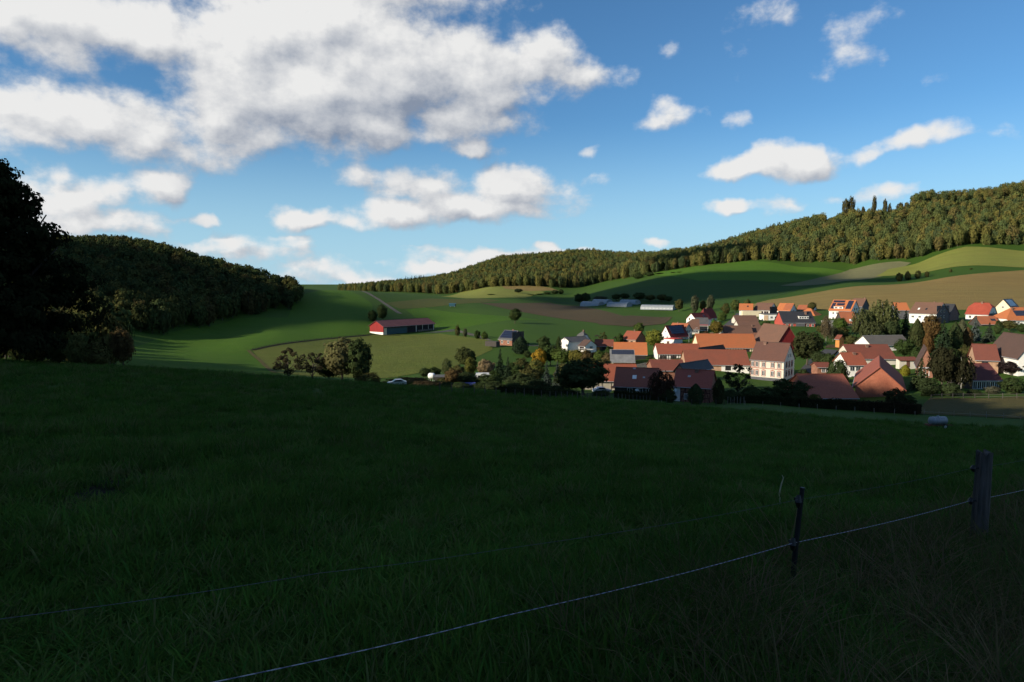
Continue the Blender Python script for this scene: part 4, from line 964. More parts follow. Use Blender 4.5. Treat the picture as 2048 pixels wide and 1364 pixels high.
r, v = H('villa', 'two-storey pale villa with red window surrounds and brown roof', 'house', 1571, 189, 1504.5, 1592, None, 721.5, 687.5, 'l', 'offwhite', 'r_dbrown', W=9.5, chim=[(-.45, -.1, .1, .8)])
v.roof.data.materials[0] = tile_mat('villa_tiles', (.135,.064,.048), (.115,.06,.048))
v.wins('F', (-.88, -.6, -.2, .34, .73), (1.45, 3.9), w=.85, h=1.45, sur='surround'); v.panel('string_course', 'F', -1, 1, 2.45, 2.62, 'surround', .1); v.panel('plinth', 'F', -1.0, 1.0, 5.1, 7.5, 'slate_wall', .08); v.wins('R', (-.5, 0, .5), (1.45, 3.9), w=.85, h=1.45, sur='surround'); v.wins('R', (-.18, .22), (-1.1,), w=.7, h=1.2)
r, v = H('barn', 'low red and brown barn roof behind the reddish weeping tree', 'barn', 1374, 180, 1309, 1376, 3, 741, 720.5, 'l', 'brick', 'r_redd', W=12)
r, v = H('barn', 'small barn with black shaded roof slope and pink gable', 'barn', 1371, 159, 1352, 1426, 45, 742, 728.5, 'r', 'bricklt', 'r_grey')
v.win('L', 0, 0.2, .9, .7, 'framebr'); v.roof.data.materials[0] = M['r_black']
r, v = H('barn', 'red-roofed plastered barn left of the dark boarded house', 'barn', 1279, 167, 1170, 1281, 2, 761.5, 729.5, 'l', 'beige', 'r_red', W=12)
v.beams('F', 6, .3, 3.0, 'boards', rails=1, braces=False, w=.12); v.win('F', .05, 1.6, .9, .6, 'framebr')
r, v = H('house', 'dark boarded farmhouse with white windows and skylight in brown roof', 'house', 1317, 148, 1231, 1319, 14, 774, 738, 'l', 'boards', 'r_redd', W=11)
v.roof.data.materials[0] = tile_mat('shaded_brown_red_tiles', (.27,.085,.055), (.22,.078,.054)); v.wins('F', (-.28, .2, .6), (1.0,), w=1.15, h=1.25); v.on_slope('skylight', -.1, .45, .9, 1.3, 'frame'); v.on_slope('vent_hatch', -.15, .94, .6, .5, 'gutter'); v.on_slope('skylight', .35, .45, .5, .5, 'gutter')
b = MB(); b.tube([(0,0,0),(0,-.35,.1)], .03, 6); b.tube([(0,-.3,.1),(0,-.42,.13)], [.42, .30], 14); o = v.place(b.build('satellite_dish', M['frame']), r, (.3, -5.6, v.he-.9))
r, v = H('barn', 'red-roofed brick barn with ox-red timbers beside the weeping tree', 'barn', 1424, 140, 1350, 1443, 24, 775, 742.5, 'l', 'brick', 'r_red', W=9, chim=[(.1, -.12, .3, .7)])
v.panel('white_wall', 'F', -1.0, -.62, .05, 4.5, 'white', .03); v.beams('F', 6, .2, 3.4, 'rtimber', rails=3, x0=-.6); v.beams('R', 4, .2, 3.4, 'rtimber', rails=2); v.win('F', -.3, 2.2, .8, 1.2); v.on_slope('skylight', -.25, .55, .6, .6, 'gutter')
v.roof.data.materials[0] = tile_mat('dull_red_tiles', (.34,.088,.060), (.29,.082,.058))
b = MB(); b.tube([(0,0,0),(0,-.35,.1)], .03, 6); b.tube([(0,-.3,.1),(0,-.42,.13)], [.42, .30], 14); v.place(b.build('satellite_dish', M['frame']), r, (-3.3, -4.6, v.he-1.1))
# --- right half of the village
r, v = H('outbuilding', 'long grey-roofed outbuilding with small white gable end', 'outbuilding', 1745, 239, 1739, 1824, 82, 690, 672, 'r', 'white', 'r_fibre', W=9)
v.roof.data.materials[0] = tile_mat('weathered_grey_tiles', (.105,.098,.094), (.14,.125,.11))
r, v = H('house', 'red-tiled farmhouse behind the tile-hung barn', 'house', 1796, 206, 1707, 1798, 3, 717, 690, 'l', 'offwhite', 'r_redd', W=12, chim=[(.0, -.2, .1, .7)])
b = MB(); b.box(-1.6, 3.4, -1.8, 0, -.5, 2.2); o = b.build('porch', M['offwhite'], r); o.location = (-4, -10, .6)
b = MB(); b.prism([(-1.9,-2.2,2.1),(-1.9,.1,2.9),(-1.9,.1,2.75),(-1.9,-2.2,1.95)], (5.6,0,0)); b.build('porch_roof', M['r_redd'], o); b = MB(); b.box(.4,1.4,-1.84,-1.78,0,2.0); b.build('door', M['framebr'], o)
r, v = H('house', 'lower red-roofed wing with white wall beside the tile-hung barn', 'house', 1738, 186, 1699, 1740, 3, 729.5, 706.5, 'l', 'white', 'r_red', W=9, chim=[(.3, -.15, .2, .7)])
v.wins('F', (-.5, .1), (1.1,), w=1.2, h=1.3); v.wins('F', (-.3,), (3.6,), w=1.5, h=1.0)
r, v = H('barn', 'great brick-red barn with steep tile-hung gable above the hedge', 'barn', 1717, 150, 1700, 1814, 118, 771, 735, 'l', 'tilehung', 'r_redd', L=28, over=.6)
v.roof.data.materials[0] = tile_mat('great_barn_tiles', (.32,.095,.062), (.26,.085,.058))
v2 = Vol(r, 1722, 144, 1627.5, 1724, 1, 795, 749.5, 'l', 'tilehung', 'r_red', W=15); v2.roof.data.materials[0] = tile_mat('wing_tiles', (.31,.100,.064), (.37,.120,.075), bump=.9)
r, v = H('garden_hut', 'small red-roofed garden hut with two white windows', 'hut', 1665, 172, 1639, 1667, 3, 734, 726, 'l', 'brick', 'r_redd', W=4)
v.wins('F', (-.1, .5), (.9,), w=.8, h=.9)
r, v = H('garden_shed', 'bright orange wooden garden shed under the birches', 'shed', 1681, 250, 1673, 1690, None, 677.5, 671, 'l', 'orangewood', 'r_redd', W=2.8)
r, v = H('house', 'dark-roofed house behind the tall dark firs with white porch', 'house', 1842, 176, 1826, 1872, 118, 728, 698, 'l', 'brick', 'r_dbrown', L=13)
b = MB()
for i in range(4): b.box(-1.2+.8*i-.05, -1.2+.8*i+.05, -.05, .05, 0, 2.2)
b.box(-1.35, 1.35, -.9, .1, 2.2, 2.4); o = b.build('porch', M['frame'], r); o.location = (-4.2, -9.5, 1.5)
r, v = H('house', 'red-roofed brick house with left brick gable near the lawn', 'house', 1957, 173, 1941, 2003, 112, 718, 689, 'r', 'bricklt', 'r_redd')
v.win('F', -.2, .7, 1.4, .6, 'framebr'); v.roof.data.materials[0] = tile_mat('dull_red_brown_tiles', (.20,.066,.046), (.16,.060,.045))
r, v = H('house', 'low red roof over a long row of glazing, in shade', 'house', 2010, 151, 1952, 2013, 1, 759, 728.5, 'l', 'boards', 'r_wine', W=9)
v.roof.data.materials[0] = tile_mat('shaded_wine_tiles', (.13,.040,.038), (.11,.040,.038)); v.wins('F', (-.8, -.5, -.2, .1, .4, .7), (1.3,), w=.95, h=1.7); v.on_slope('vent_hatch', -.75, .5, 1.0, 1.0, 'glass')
r, v = H('house', 'big dark-roofed house cut by the right picture edge', 'house', 2043, 166, 2018, 2110, 100, 714, 674, 'l', 'white', 'r_dbrown', L=15)
v2 = Vol(r, 2025, 196, 1992, 2027, 2, 704, 700, 'l', 'white', 'r_wine', W=6, flat=True); v2.wins('F', (-.75, -.4, -.05, .3, .65), (1.5,), w=1.1, h=2.0)
# --- out in the fields
r, v = H('house', 'brick house with solar roof standing alone below the pasture', 'house', 1024, 300, 997.5, 1048, 38, 679, 662, 'l', 'brick', 'r_grey', chim=[(.3, 0, .6)])
v.solar(-.94, .94, .08, .92, 7, 4); v.wins('F', (-.5, .45), (1.3,), w=1.1, h=1.2); v.panel('timber_gable', 'R', -.98, .98, -3.2, 3.0, 'boards', .05)
b = MB(); b.box(-3, 3, -1.4, 1.4, 0, 2.2); o = b.build('woodstore', M['boards'], r); o.location = (-8.5, -3.5, .2); o.rotation_euler = (0,0,-.6)
r, v = H('field_barn', 'long field barn with red gable and open stable side', 'barn', 766, 406, 739, 868, 38, 652.5, 641.7, 'r', 'redpaint', 'r_metal', over=1.1)
v.panel('plinth', 'L', -1.0, 1.0, v.he-2.0, v.he, 'white', .12); v.panel('side_cladding', 'F', -1.0, 1.0, .05, v.he, 'boards', .06)
v.panel('sheeting', 'F', -.86, -.12, 1.5, v.he-.1, 'teal', .14); v.panel('opening_panel', 'F', -.08, .22, 1.2, v.he-.2, 'dark', .14); v.panel('opening_panel', 'F', .28, .96, 1.2, v.he-.2, 'dark', .14)
v.panel('door', 'F', -.98, -.88, 1.2, v.he-.2, 'cream', .2)
for i in range(8): v.panel('clerestory_light', 'F', -.84+.12*i, -.76+.12*i, .5, 1.1, 'glass', .12)
for (x0, x1) in ((.24, .265), (.5, .515), (.74, .755), (.95, .98)): v.panel('post', 'F', x0, x1, .4, v.he-.1, 'offwhite', .25)
BARN = v

# ================================================================== trees and shrubs one by one
DG, MG, LG, OL, YG = (.042,.060,.022), (.040,.062,.020), (.070,.100,.026), (.075,.074,.026), (.150,.160,.030)
BR, RU, TN, GD, SP, SB, DK, GY = (.085,.062,.028), (.120,.066,.026), (.200,.150,.085), (.300,.185,.025), (.026,.042,.022), (.075,.095,.085), (.042,.058,.024), (.075,.080,.045)
T = tree
S = dict(cat='shrub', name='shrub'); C_ = dict(name='conifer')
e = T(-24,296,80,330,'beech',(.018,.022,.010),'huge dark beech filling the left picture edge', hmin=20)
for (px, top, Y, w, kd, c, lab) in [
 (168,592,168,78,'broad',(.105,.105,.035),'pale yellow-green tree at the wood edge beside the beech'), (214,622,158,70,'broad',OL,'brown-olive tree at the near corner of the wood'),
 (242,655,150,52,'broad',BR,'small brown-leaved tree at the lowest corner of the wood'), (150,660,146,44,'bush',(.095,.1,.034),'pale shrub tree tucked against the beech'), (190,678,143,62,'bush',OL,'olive shrub below the brown-olive tree at the wood edge')]:
    T(px, top, Y, w, kd, c, lab)
# clump below the meadow edge
T(573,700,152,50,'sparse',(.055,.048,.026),'bare twiggy brown tree, leftmost of the clump at the meadow edge')
T(622,706,152,52,'sparse',(.050,.048,.026),'second twiggy brown tree of the clump at the meadow edge')
T(655,712,158,44,'broad',DG,'dark tree behind the twiggy ones at the meadow edge')
T(682,679,150,66,'broad',(.110,.105,.045),'sunlit pale half of the tall tree in the clump at the meadow edge')  # one tree built as two; its sunlit side is put into the paler colour
T(716,681,148,50,'oval',DG,'shaded dark half of the tall tree in the clump at the meadow edge')  # the same tree's other side, shade put into the darker green
T(738,744,143,40,'bush',(.095,.085,.028),'yellow-brown bush right of the tall clump', **S)
T(812,756,156,70,'bush',BR,'wide brown bush behind the silver car', **S)
T(848,770,150,46,'bush',(.070,.052,.028),'low brown bush right of the silver car', **S)
# orchard and gardens left of the village
T(930,699,226,33,'broad',(.050,.060,.022),'apple tree with bare trunk in the sown field corner')
T(893,713,196,24,'birch',(.095,.115,.045),'slender pale willow in the orchard')
T(941,718,202,22,'oval',(.095,.100,.026),'yellow-green tree beside the dry pale shrub')
T(972,722,197,28,'broad',TN,'dry straw-coloured tree left of the dark fir', )
T(849,738,198,20,'broad',DG,'left one of two dark round bushes at the orchard end', **S)
T(867,736,199,20,'broad',DG,'right one of two dark round bushes at the orchard end', **S)
T(906,741,168,30,'broad',(.085,.058,.026),'russet fruit tree by the meadow fence')
T(936,747,162,32,'broad',DK,'black-green fruit tree by the blue tarpaulin')
T(975,750,162,48,'bush',DG,'dark thicket below the white caravan', **S)
T(885,756,172,26,'bush',OL,'olive bush by the white tank', **S)
T(1004,770,152,22,'bush',LG,'fresh green bush at the foot of the dark fir', **S)
T(1042,748,162,54,'bush',DK,'black-green thicket right of the dark fir', **S)
T(1000,696,192,34,'spruce',SP,'tall dark fir standing before the sown field', **C_)
T(1016,712,190,28,'spruce',SP,'shorter dark fir leaning on the tall one', **C_)
T(1041,673,272,32,'column',(.024,.040,.022),'dense dark conifer in front of the brick solar house', **C_)
T(1055,700,262,20,'bush',DG,'dark bush at the foot of the dense conifer', **S)
T(1088,668,292,30,'bush',DG,'big round dark bush between solar house and white house', **S)
T(1042,719,205,36,'bush',OL,'olive shrub below the dense conifer', **S)
T(1072,720,204,30,'bush',(.10,.105,.03),'yellow-green shrub below the golden bush', **S)
T(1079,697,236,23,'bush',GD,'golden yellow bush in the garden', **S)
T(1101,693,240,28,'broad',MG,'green garden tree beside the golden bush')
T(1124,699,236,38,'broad',LG,'bright green tree in front of the white house')
T(1118,672,282,12,'column',DG,'dark column tree at the left corner of the white house')
T(1154,702,232,26,'broad',(.125,.115,.028),'yellow-green tree below the terrace')
T(1175,702,230,22,'broad',BR,'brown-olive tree below the terrace')
T(1200,701,242,22,'bush',LG,'green shrub right of the white house', **S)
T(1217,707,240,22,'bush',(.11,.085,.04),'brownish shrub left of the slate lean-to', **S)
T(1219,690,262,24,'bush',MG,'clipped green bush in front of the brown shed', **S)
T(1186,716,205,40,'bush',OL,'olive shrubs behind the big dark garden tree', **S)
T(1094,722,158,32,'spruce',(.045,.060,.050),'left one of two blue-grey spruces by the meadow fence', **C_)
T(1115,720,157,32,'spruce',(.050,.065,.054),'right one of two blue-grey spruces by the meadow fence', **C_)
T(1140,745,152,46,'broad',DK,'black-green tree between spruces and barn')
T(1168,724,142,76,'broad',DK,'big dark garden tree in front of the plastered barn')
T(1075,760,150,44,'bush',DK,'dark bush left of the blue-grey spruces', **S)
# round the farmyards
T(1309,658,274,44,'broad',YG,'bright yellow-green tree beside the white solar house')
T(1279,644,352,24,'broad',LG,'light green tree above the small brick barn')
T(1207,664,312,26,'sparse',OL,'thin olive shrub on the pasture slope', **S)
T(1240,664,322,18,'bush',MG,'green bush left of the small brick barn', **S)
T(1326,736,132,58,'birch',(.060,.036,.024),'reddish weeping tree in front of the farmhouse')
T(1340,775,131,40,'bush',DK,'black bush under the reddish weeping tree', **S)
T(1395,767,133,31,'column',DK,'dark egg-shaped conifer in front of the timbered barn', **C_)
T(1441,756,134,24,'column',(.040,.044,.018),'olive clipped column tree at the barn corner', **C_)
T(1480,729,152,64,'sparse',(.022,.028,.014),'spreading dark fruit tree in front of the white wall')
for (px, top, Y, w, c, lab) in [(1468,776,138,46,DK,'dark shrub below the spreading fruit tree'),(1508,768,142,50,DG,'dark shrub left of the villa steps'),(1540,772,143,48,DK,'dark shrub in front of the villa'),(1572,752,150,52,DG,'tall dark shrub at the villa corner'),(1608,760,148,50,DK,'dark shrub left of the great barn'),(1600,780,138,40,(.035,.04,.018),'low dark shrub above the hedge')]:
    T(px, top, Y, w, 'bush', c, lab, **S)
T(1434,641,302,31,'broad',(.135,.105,.026),'yellow-orange autumn tree behind the long barn')
T(1533,640,312,24,'bush',MG,'green garden bush below the terrace block', **S)
T(1541,649,301,18,'bush',(.19,.19,.03),'bright yellow-green bush beside the brown bungalow', **S)
T(1428,634,332,12,'bush',(.05,.12,.02),'small fresh green bush by the wine-red roofs', **S)
T(1470,598,425,21,'broad',(.075,.095,.028),'round green tree left of the far row')
T(1494,597,432,16,'broad',(.085,.095,.03),'green tree behind the first orange roof of the far row')
T(1420,590,486,20,'oval',GY,'grey-green tree at the dark field edge, right of a pair')
T(1389,589,494,21,'oval',GY,'grey-green tree at the dark field edge, left of a pair')
T(1452,604,440,20,'bush',OL,'olive bush left of the round green tree', **S)
T(1623,604,402,20,'broad',OL,'olive tree behind the orange roofs')
T(1617,660,216,66,'broad',(.038,.044,.018),'massive dark olive tree right of the villa')
T(1640,700,212,40,'broad',DK,'black-green tree below the massive olive one')
T(1654,627,262,22,'birch',(.12,.095,.055),'tall thin brownish poplar at the garden end')
T(1681,634,292,32,'broad',(.060,.095,.022),'bright green tree in front of the tall solar house')
T(1684,652,272,42,'bush',OL,'olive thicket above the orange garden shed', **S)
T(1668,648,268,20,'birch',GY,'grey thin tree beside the poplar')
T(1724,612,268,44,'birch',(.085,.095,.038),'left birch of the tall pair in the village')
T(1766,593,270,60,'birch',(.095,.105,.040),'right and taller birch in the village')
T(1745,640,262,50,'birch',(.070,.080,.034),'lower birch boughs between the tall pair')
T(1792,604,276,28,'spruce',(.030,.044,.024),'dark spruce right of the tall birch', **C_)
T(1812,619,274,32,'spruce',SP,'second dark spruce, nearer the brown-roofed house', **C_)
T(1785,640,262,36,'broad',DK,'black-green tree at the foot of the spruces')
T(1813,676,217,44,'broad',MG,'green bush before the long grey outbuilding', **S)
T(1680,717,167,46,'broad',DK,'round dark tree beside the garden hut')
T(1660,702,206,36,'bush',DG,'dark garden hedge bush behind the hut, left one', **S)
T(1690,700,208,38,'bush',DG,'dark garden hedge bush behind the hut, right one', **S)
T(1637,786,136,30,'bush',(.075,.090,.022),'yellow-green bush in front of the barn wing', **S)
T(1798,771,128,46,'bush',(.040,.040,.018),'brown-green bush in front of the tile-hung gable', **S)
T(1816,729,182,18,'column',(.16,.15,.02),'clipped yellow conifer by the farm path', **C_)
# the conifer belt on the right
T(1836,637,228,28,'column',(.048,.056,.022),'olive column conifer before the brown-roofed house', **C_)
T(1862,627,238,44,'broad',(.105,.066,.026),'russet chestnut among the conifers')
T(1858,665,226,24,'column',RU,'slim russet tree below the chestnut')
T(1890,638,224,42,'spruce',SP,'broad dark spruce beside the chestnut', **C_)
T(1913,644,228,26,'column',DK,'black cypress right of the broad spruce', **C_)
T(1926,638,236,22,'column',GY,'grey-green column tree left of the blue spruce', **C_)
T(1938,654,230,20,'column',(.10,.062,.028),'russet column tree left of the blue spruce', **C_)
T(1953,630,244,30,'spruce',SB,'silver-blue spruce in front of the red-roofed house', **C_)
T(1981,644,236,30,'spruce',(.045,.058,.040),'grey-green spruce right of the silver-blue one', **C_)
T(1998,638,262,18,'bush',DG,'dark bush beside the worn orange roof', **S)
T(2020,640,272,38,'broad',OL,'olive tree above the lawn')
T(2046,645,262,20,'bush',DG,'dark bush above the lawn at the picture edge', **S)
T(1848,714,152,52,'spruce',DK,'nearest dark fir right of the tile-hung barn', **C_)
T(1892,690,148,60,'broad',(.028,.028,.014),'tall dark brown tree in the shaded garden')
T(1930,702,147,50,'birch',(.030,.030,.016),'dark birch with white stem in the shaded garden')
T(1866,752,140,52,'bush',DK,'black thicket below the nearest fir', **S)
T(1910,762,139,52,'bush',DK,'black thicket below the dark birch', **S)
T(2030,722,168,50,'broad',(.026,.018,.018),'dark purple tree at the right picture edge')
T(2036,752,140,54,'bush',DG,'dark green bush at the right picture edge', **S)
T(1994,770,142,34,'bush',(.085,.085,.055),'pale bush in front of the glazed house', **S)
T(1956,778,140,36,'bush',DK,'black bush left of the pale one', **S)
T(1822,788,130,44,'bush',DG,'dark bush at the paddock corner', **S)
# fields and far hedges
T(1030,616,417,30,'broad',(.042,.060,.020),'lone round tree standing in the pasture')
T(1037,577,872,19,'broad',(.035,.048,.022),'lone dark tree in front of the far bright field')
T(764,607,462,25,'broad',DG,'dark tree behind the field barn')
T(745,617,462,22,'bush',DG,'dark bush left of the tree behind the field barn', **S)
T(915,648,384,12,'bush',OL,'first bush along the field track', **S); T(930,655,372,12,'bush',GY,'second bush along the field track', **S)
T(954,658,352,16,'bush',MG,'third bush along the field track', **S); T(969,662,346,18,'bush',LG,'fourth bush along the field track, nearest the solar house', **S)
for i, (px, top, Y, w, c) in enumerate([(1158,586,715,24,DG),(1172,585,712,22,DG),(1200,592,700,30,GY),(1232,587,670,22,DG),(1249,586,668,24,DG),(1278,584,640,28,DG),(1300,589,630,26,OL),(1323,588,622,26,OL),(1337,592,615,18,DG),(1358,597,545,20,OL),(1405,600,500,16,OL)]):
    T(px, top, Y, w, 'broad', c, ['first','second','third','fourth','fifth','sixth','seventh','eighth','ninth','tenth','eleventh'][i]+' tree from the left in the row behind the tunnels', 'row of trees behind the plastic tunnels')
for i, (px, top, Y, w) in enumerate([(1275,545,905,26),(1298,543,900,24),(1318,545,895,22),(1345,545,870,12),(1358,548,860,14)]):
    T(px, top, Y, w, 'bush', DG, ['first','second','third','fourth','fifth'][i]+' shrub from the left at the upper crop edge', 'shrubs at the upper crop edge', **S)
for i, (px, top, Y, w) in enumerate([(1795,543,640,16),(1812,541,645,14),(1832,539,650,14),(1850,541,650,10),(1897,537,655,7),(1937,536,660,7)]):
    T(px, top, Y, w, 'bush', OL, ['first','second','third','fourth','fifth','sixth'][i]+' shrub from the left between the two right-hand fields', 'shrubs between the right-hand fields', **S)
for i, (px, top, Y, w) in enumerate([(982,589,835,18),(1062,590,855,20),(1078,587,870,20),(1094,583,885,18),(1109,579,900,18),(1122,577,905,14)]):
    T(px, top, Y, w, 'bush', DG, ['first','second','third','fourth','fifth','sixth'][i]+' dark shrub from the left below the far bright field', 'shrubs below the far bright field', **S)
# crest trees on the right hill
for i, (px, top, w) in enumerate([(1683,396,18),(1694,392,16),(1718,412,9),(1739,391,11),(1761,396,11),(1770,406,9),(1790,404,18),(1804,404,12)]):
    T(px, top, 1000, w, 'oval', (.075,.070,.034), ['first','second','third','fourth','fifth','sixth','seventh','eighth'][i]+' from the left of the lone trees on the hill crest', 'lone trees on the right hill crest')

for (px, top, Y, w, c, lab) in [(872,775,160,34,OL,'olive bush by the fence left of the russet fruit tree'),(896,772,156,26,DG,'dark bush at the fence below the russet fruit tree'),(922,772,152,30,DK,'black-green bush left of the blue tarpaulin'),(958,768,154,36,DG,'dark bush right of the blue tarpaulin'),
  (985,764,150,34,DK,'black-green bush below the tall dark fir'),(1024,766,148,36,DG,'dark bush between fir and spruces at the fence'),(1056,772,146,34,DK,'black-green bush left of the spruce pair, at the fence'),(1060,735,184,36,OL,'olive bush above the fence thicket'),(1028,728,200,30,MG,'green bush behind the tall dark fir'),
  (1130,728,190,36,OL,'olive bush behind the right blue-grey spruce'),(1160,722,205,34,MG,'green bush behind the big dark garden tree'),(1208,722,205,30,(.09,.085,.035),'brown-green bush above the plastered barn roof'),(990,742,176,26,MG,'green bush beside the caravan'),(915,730,186,28,(.085,.08,.03),'yellowish bush behind the russet fruit tree'),
  (1204,790,140,30,DK,'black-green bush at the foot of the plastered barn'),(1120,772,146,44,DK,'black-green bush under the right blue-grey spruce')]:
    T(px, top, Y, w, 'bush', c, lab, **S)

for (px, top, Y, w, kd, c, lab) in [(1400,668,284,24,'bush',OL,'olive garden bush right of the pale annex'),(1412,660,292,22,'bush',(.085,.055,.03),'reddish garden bush before the slate-roofed house'),(1388,680,272,26,'bush',MG,'green garden bush above the half-timbered house'),(1360,690,262,24,'bush',OL,'olive bush behind the half-timbered roof'),
  (1445,622,380,20,'bush',LG,'light green bush between wine-red roofs and far row'),(1552,655,296,24,'bush',MG,'green garden bush right of the short bungalow'),(1570,668,285,28,'bush',OL,'olive bush behind the red boarded gable'),(1645,650,290,26,'broad',OL,'olive tree below the black-roofed house'),(1640,676,262,24,'bush',MG,'green bush at the bend of the lane'),
  (1705,668,258,30,'bush',(.08,.085,.03),'olive bush under the left birch'),(1730,684,250,30,'bush',DG,'dark bush left of the long grey outbuilding'),(1838,690,205,34,'bush',MG,'green bush behind the dark-roofed house'),(1905,690,205,38,'bush',DG,'dark bush below the black cypress'),(1935,688,205,30,'bush',OL,'olive bush left of the brick gable house'),
  (1612,735,176,36,'bush',DG,'dark bush beside the lane right of the villa'),(1690,742,165,32,'bush',MG,'green bush right of the garden hut'),(1770,668,256,36,'broad',DG,'dark tree behind the long grey outbuilding'),(1485,690,262,24,'bush',OL,'olive bush in the yard behind the long barn'),(1300,720,242,20,'bush',DG,'dark bush right of the open orange barn')]:
    T(px, top, Y, w, kd, c, lab, **(S if kd == 'bush' else {}))

# ================================================================== clouds left of the frame: they stand between the sun and the fields
M['cloud'] = mat('cloud_white', (.85,.85,.86), var=.05, rough=1.0, spec=0)
def cloud(gx, gy, rx, ry, height, seed, label, rot=0.0):
    """a cumulus whose shadow falls round ground point (gx, gy)"""
    t_ = (height-gz(gx, gy))/SUN.z; c = Vector((gx, gy, gz(gx, gy)))+SUN*t_
    bm = bmesh.new(); bmesh.ops.create_icosphere(bm, subdivisions=5, radius=1.0)
    rng = np.random.default_rng(seed); K = rng.normal(size=(26, 3))*np.array([2.2]*8+[5]*18)[:, None]; ph = rng.random(26)*6.28; am = np.array([.075]*8+[.022]*18)
    for v in bm.verts:
        p = np.array(v.co); d = 1+float((am*np.sin(K@p+ph)).sum())
        z = v.co.z*d; v.co = Vector((v.co.x*d*rx, v.co.y*d*ry, (z*10 if z > 0 else z*5)))
    me = bpy.data.meshes.new('cloud'); bm.to_mesh(me); bm.free(); me.materials.append(M['cloud']); me.polygons.foreach_set('use_smooth', [True]*len(me.polygons))
    o = link(bpy.data.objects.new('cloud', me)); o.location = c; o.rotation_euler = (0, 0, rot); tag(o, label, 'cloud'); return o
cloud(185, 705, 190, 135, 700, 3, 'white cumulus left of the frame shading the dark crop field')
cloud(295, 985, 105, 60, 700, 21, 'white cumulus left of the frame shading part of the right wood')
cloud(-345, 435, 140, 115, 700, 15, 'white cumulus left of the frame shading the left wood')

# ================================================================== roads, yards
strip('farm_track', [(722,582),(745,592),(775,612),(800,628)], 4.0, M['track'], r0=200)
strip('farm_track', [(868,664),(915,662),(965,676),(1000,692),(1100,694),(1125,697)], 3.2, M['track'], r0=200)
sheet('yard', [(790,668.5),(868,664),(905,660),(925,661),(885,665),(800,672)], M['asphalt'], .14, r0=200)
strip('road', [(1440,690),(1447,668),(1462,648),(1478,634),(1482,626)], 6.0, M['asphalt'], r0=200)
strip('road', [(1590,775),(1600,757),(1640,715),(1665,700)], 5.0, M['asphalt'], r0=120)
sheet('yard', [(1262,741),(1300,741),(1318,730),(1290,726),(1255,733)], M['track'], .15, r0=150)
sheet('vegetable_bed', [(1655,690),(1705,690),(1712,694),(1690,698),(1650,696)], M['brown'], .15, r0=150)
strip('field_boundary', [(505,702),(560,690),(640,679.5),(700,674),(745,670.5),(800,671.5)], 2.6, M['mud'], lift=.14, r0=150)
strip('field_boundary', [(497,701),(520,722),(548,746)], 1.6, M['dry'], lift=.16, r0=130)
# low fence along the field boundary
def fence(name, label, pts_px, n, ph, r0, post='timber', rails=(), wires=(), pr=.07, jit=.25, world=None):
    P = world or [Vector(hit(x, y, r0)) for (x, y) in pts_px]
    cum = [0.0]
    for i in range(len(P)-1): cum.append(cum[-1]+(P[i+1]-P[i]).length)
    def q(s):
        for i in range(len(P)-1):
            if s <= cum[i+1] or i == len(P)-2:
                f = (s-cum[i])/(cum[i+1]-cum[i]); p = P[i].lerp(P[i+1], f); p.z = gz(p.x, p.y); return p
    e = empty(name, q(0)); tag(e, label, 'fence'); o0 = e.location.copy(); pts = [q(cum[-1]*i/(n-1)) for i in range(n)]
    rng = random.Random(n)
    for p in pts:
        b = MB(); h = ph*rng.uniform(1-jit*.5, 1+jit*.5); dx, dy = rng.uniform(-.06,.06), rng.uniform(-.06,.06)
        b.tube([(0,0,-.3),(dx*.5,dy*.5,h*.5),(dx,dy,h)], [pr, pr*.95, pr*.85], 6); o = b.build('post', M[post], e); o.location = p-o0
    for (h, w) in rails:
        for i in range(n-1):
            b = MB(); b.tube([pts[i]-o0+Vector((0,0,h)), pts[i+1]-o0+Vector((0,0,h))], w, 5); b.build('rail', M[post], e)
    for h in wires:
        b = MB(); b.tube([p-o0+Vector((0,0,h)) for p in pts], .008, 4); b.build('wire', M['timber'], e)
    return e
M['weathered'] = mat('weathered_wood', (.085,.076,.068), var=.6, scale=6, stretch=(3,3,.4), bump=.4)
M['palewood'] = mat('pale_wood', (.20,.18,.15), var=.3, scale=4)
fence('field_fence', 'dark post fence along the edge of the sown field', [(505,702),(560,690),(640,679.5),(700,674),(742,670.8)], 44, 1.1, 150, 'timber', rails=((.85,.06),(.4,.06)), pr=.09)
fence('meadow_fence', 'wire fence with pale posts along the foot of the meadow', [(880,786),(1000,793),(1100,798),(1300,804),(1480,809)], 46, 1.15, 60, 'weathered', wires=(1.0,), pr=.055)
fence('hedge_fence', 'pale posts in front of the clipped hedge', [(1490,811),(1600,817),(1700,823),(1830,831)], 10, .85, 60, 'palewood', pr=.045)
fence('paddock_fence', 'two-railed fence behind the dry paddock', [(1862,801),(1940,798.5),(2048,798),(2200,799)], 14, 1.15, 100, 'weathered', rails=((.95,.05),(.5,.05)), pr=.07)
fence('tape_fence', 'low white tape fence in front of the dry paddock', [(1848,831),(1900,834),(1990,838),(2150,845)], 10, 1.0, 60, 'palewood', wires=(.9,), rails=((.6,.025),), pr=.03)
fence('garden_palings', 'row of short pale stakes by the hedge end', [(1455,808.5),(1488,809)], 6, 1.4, 60, 'palewood', pr=.05)
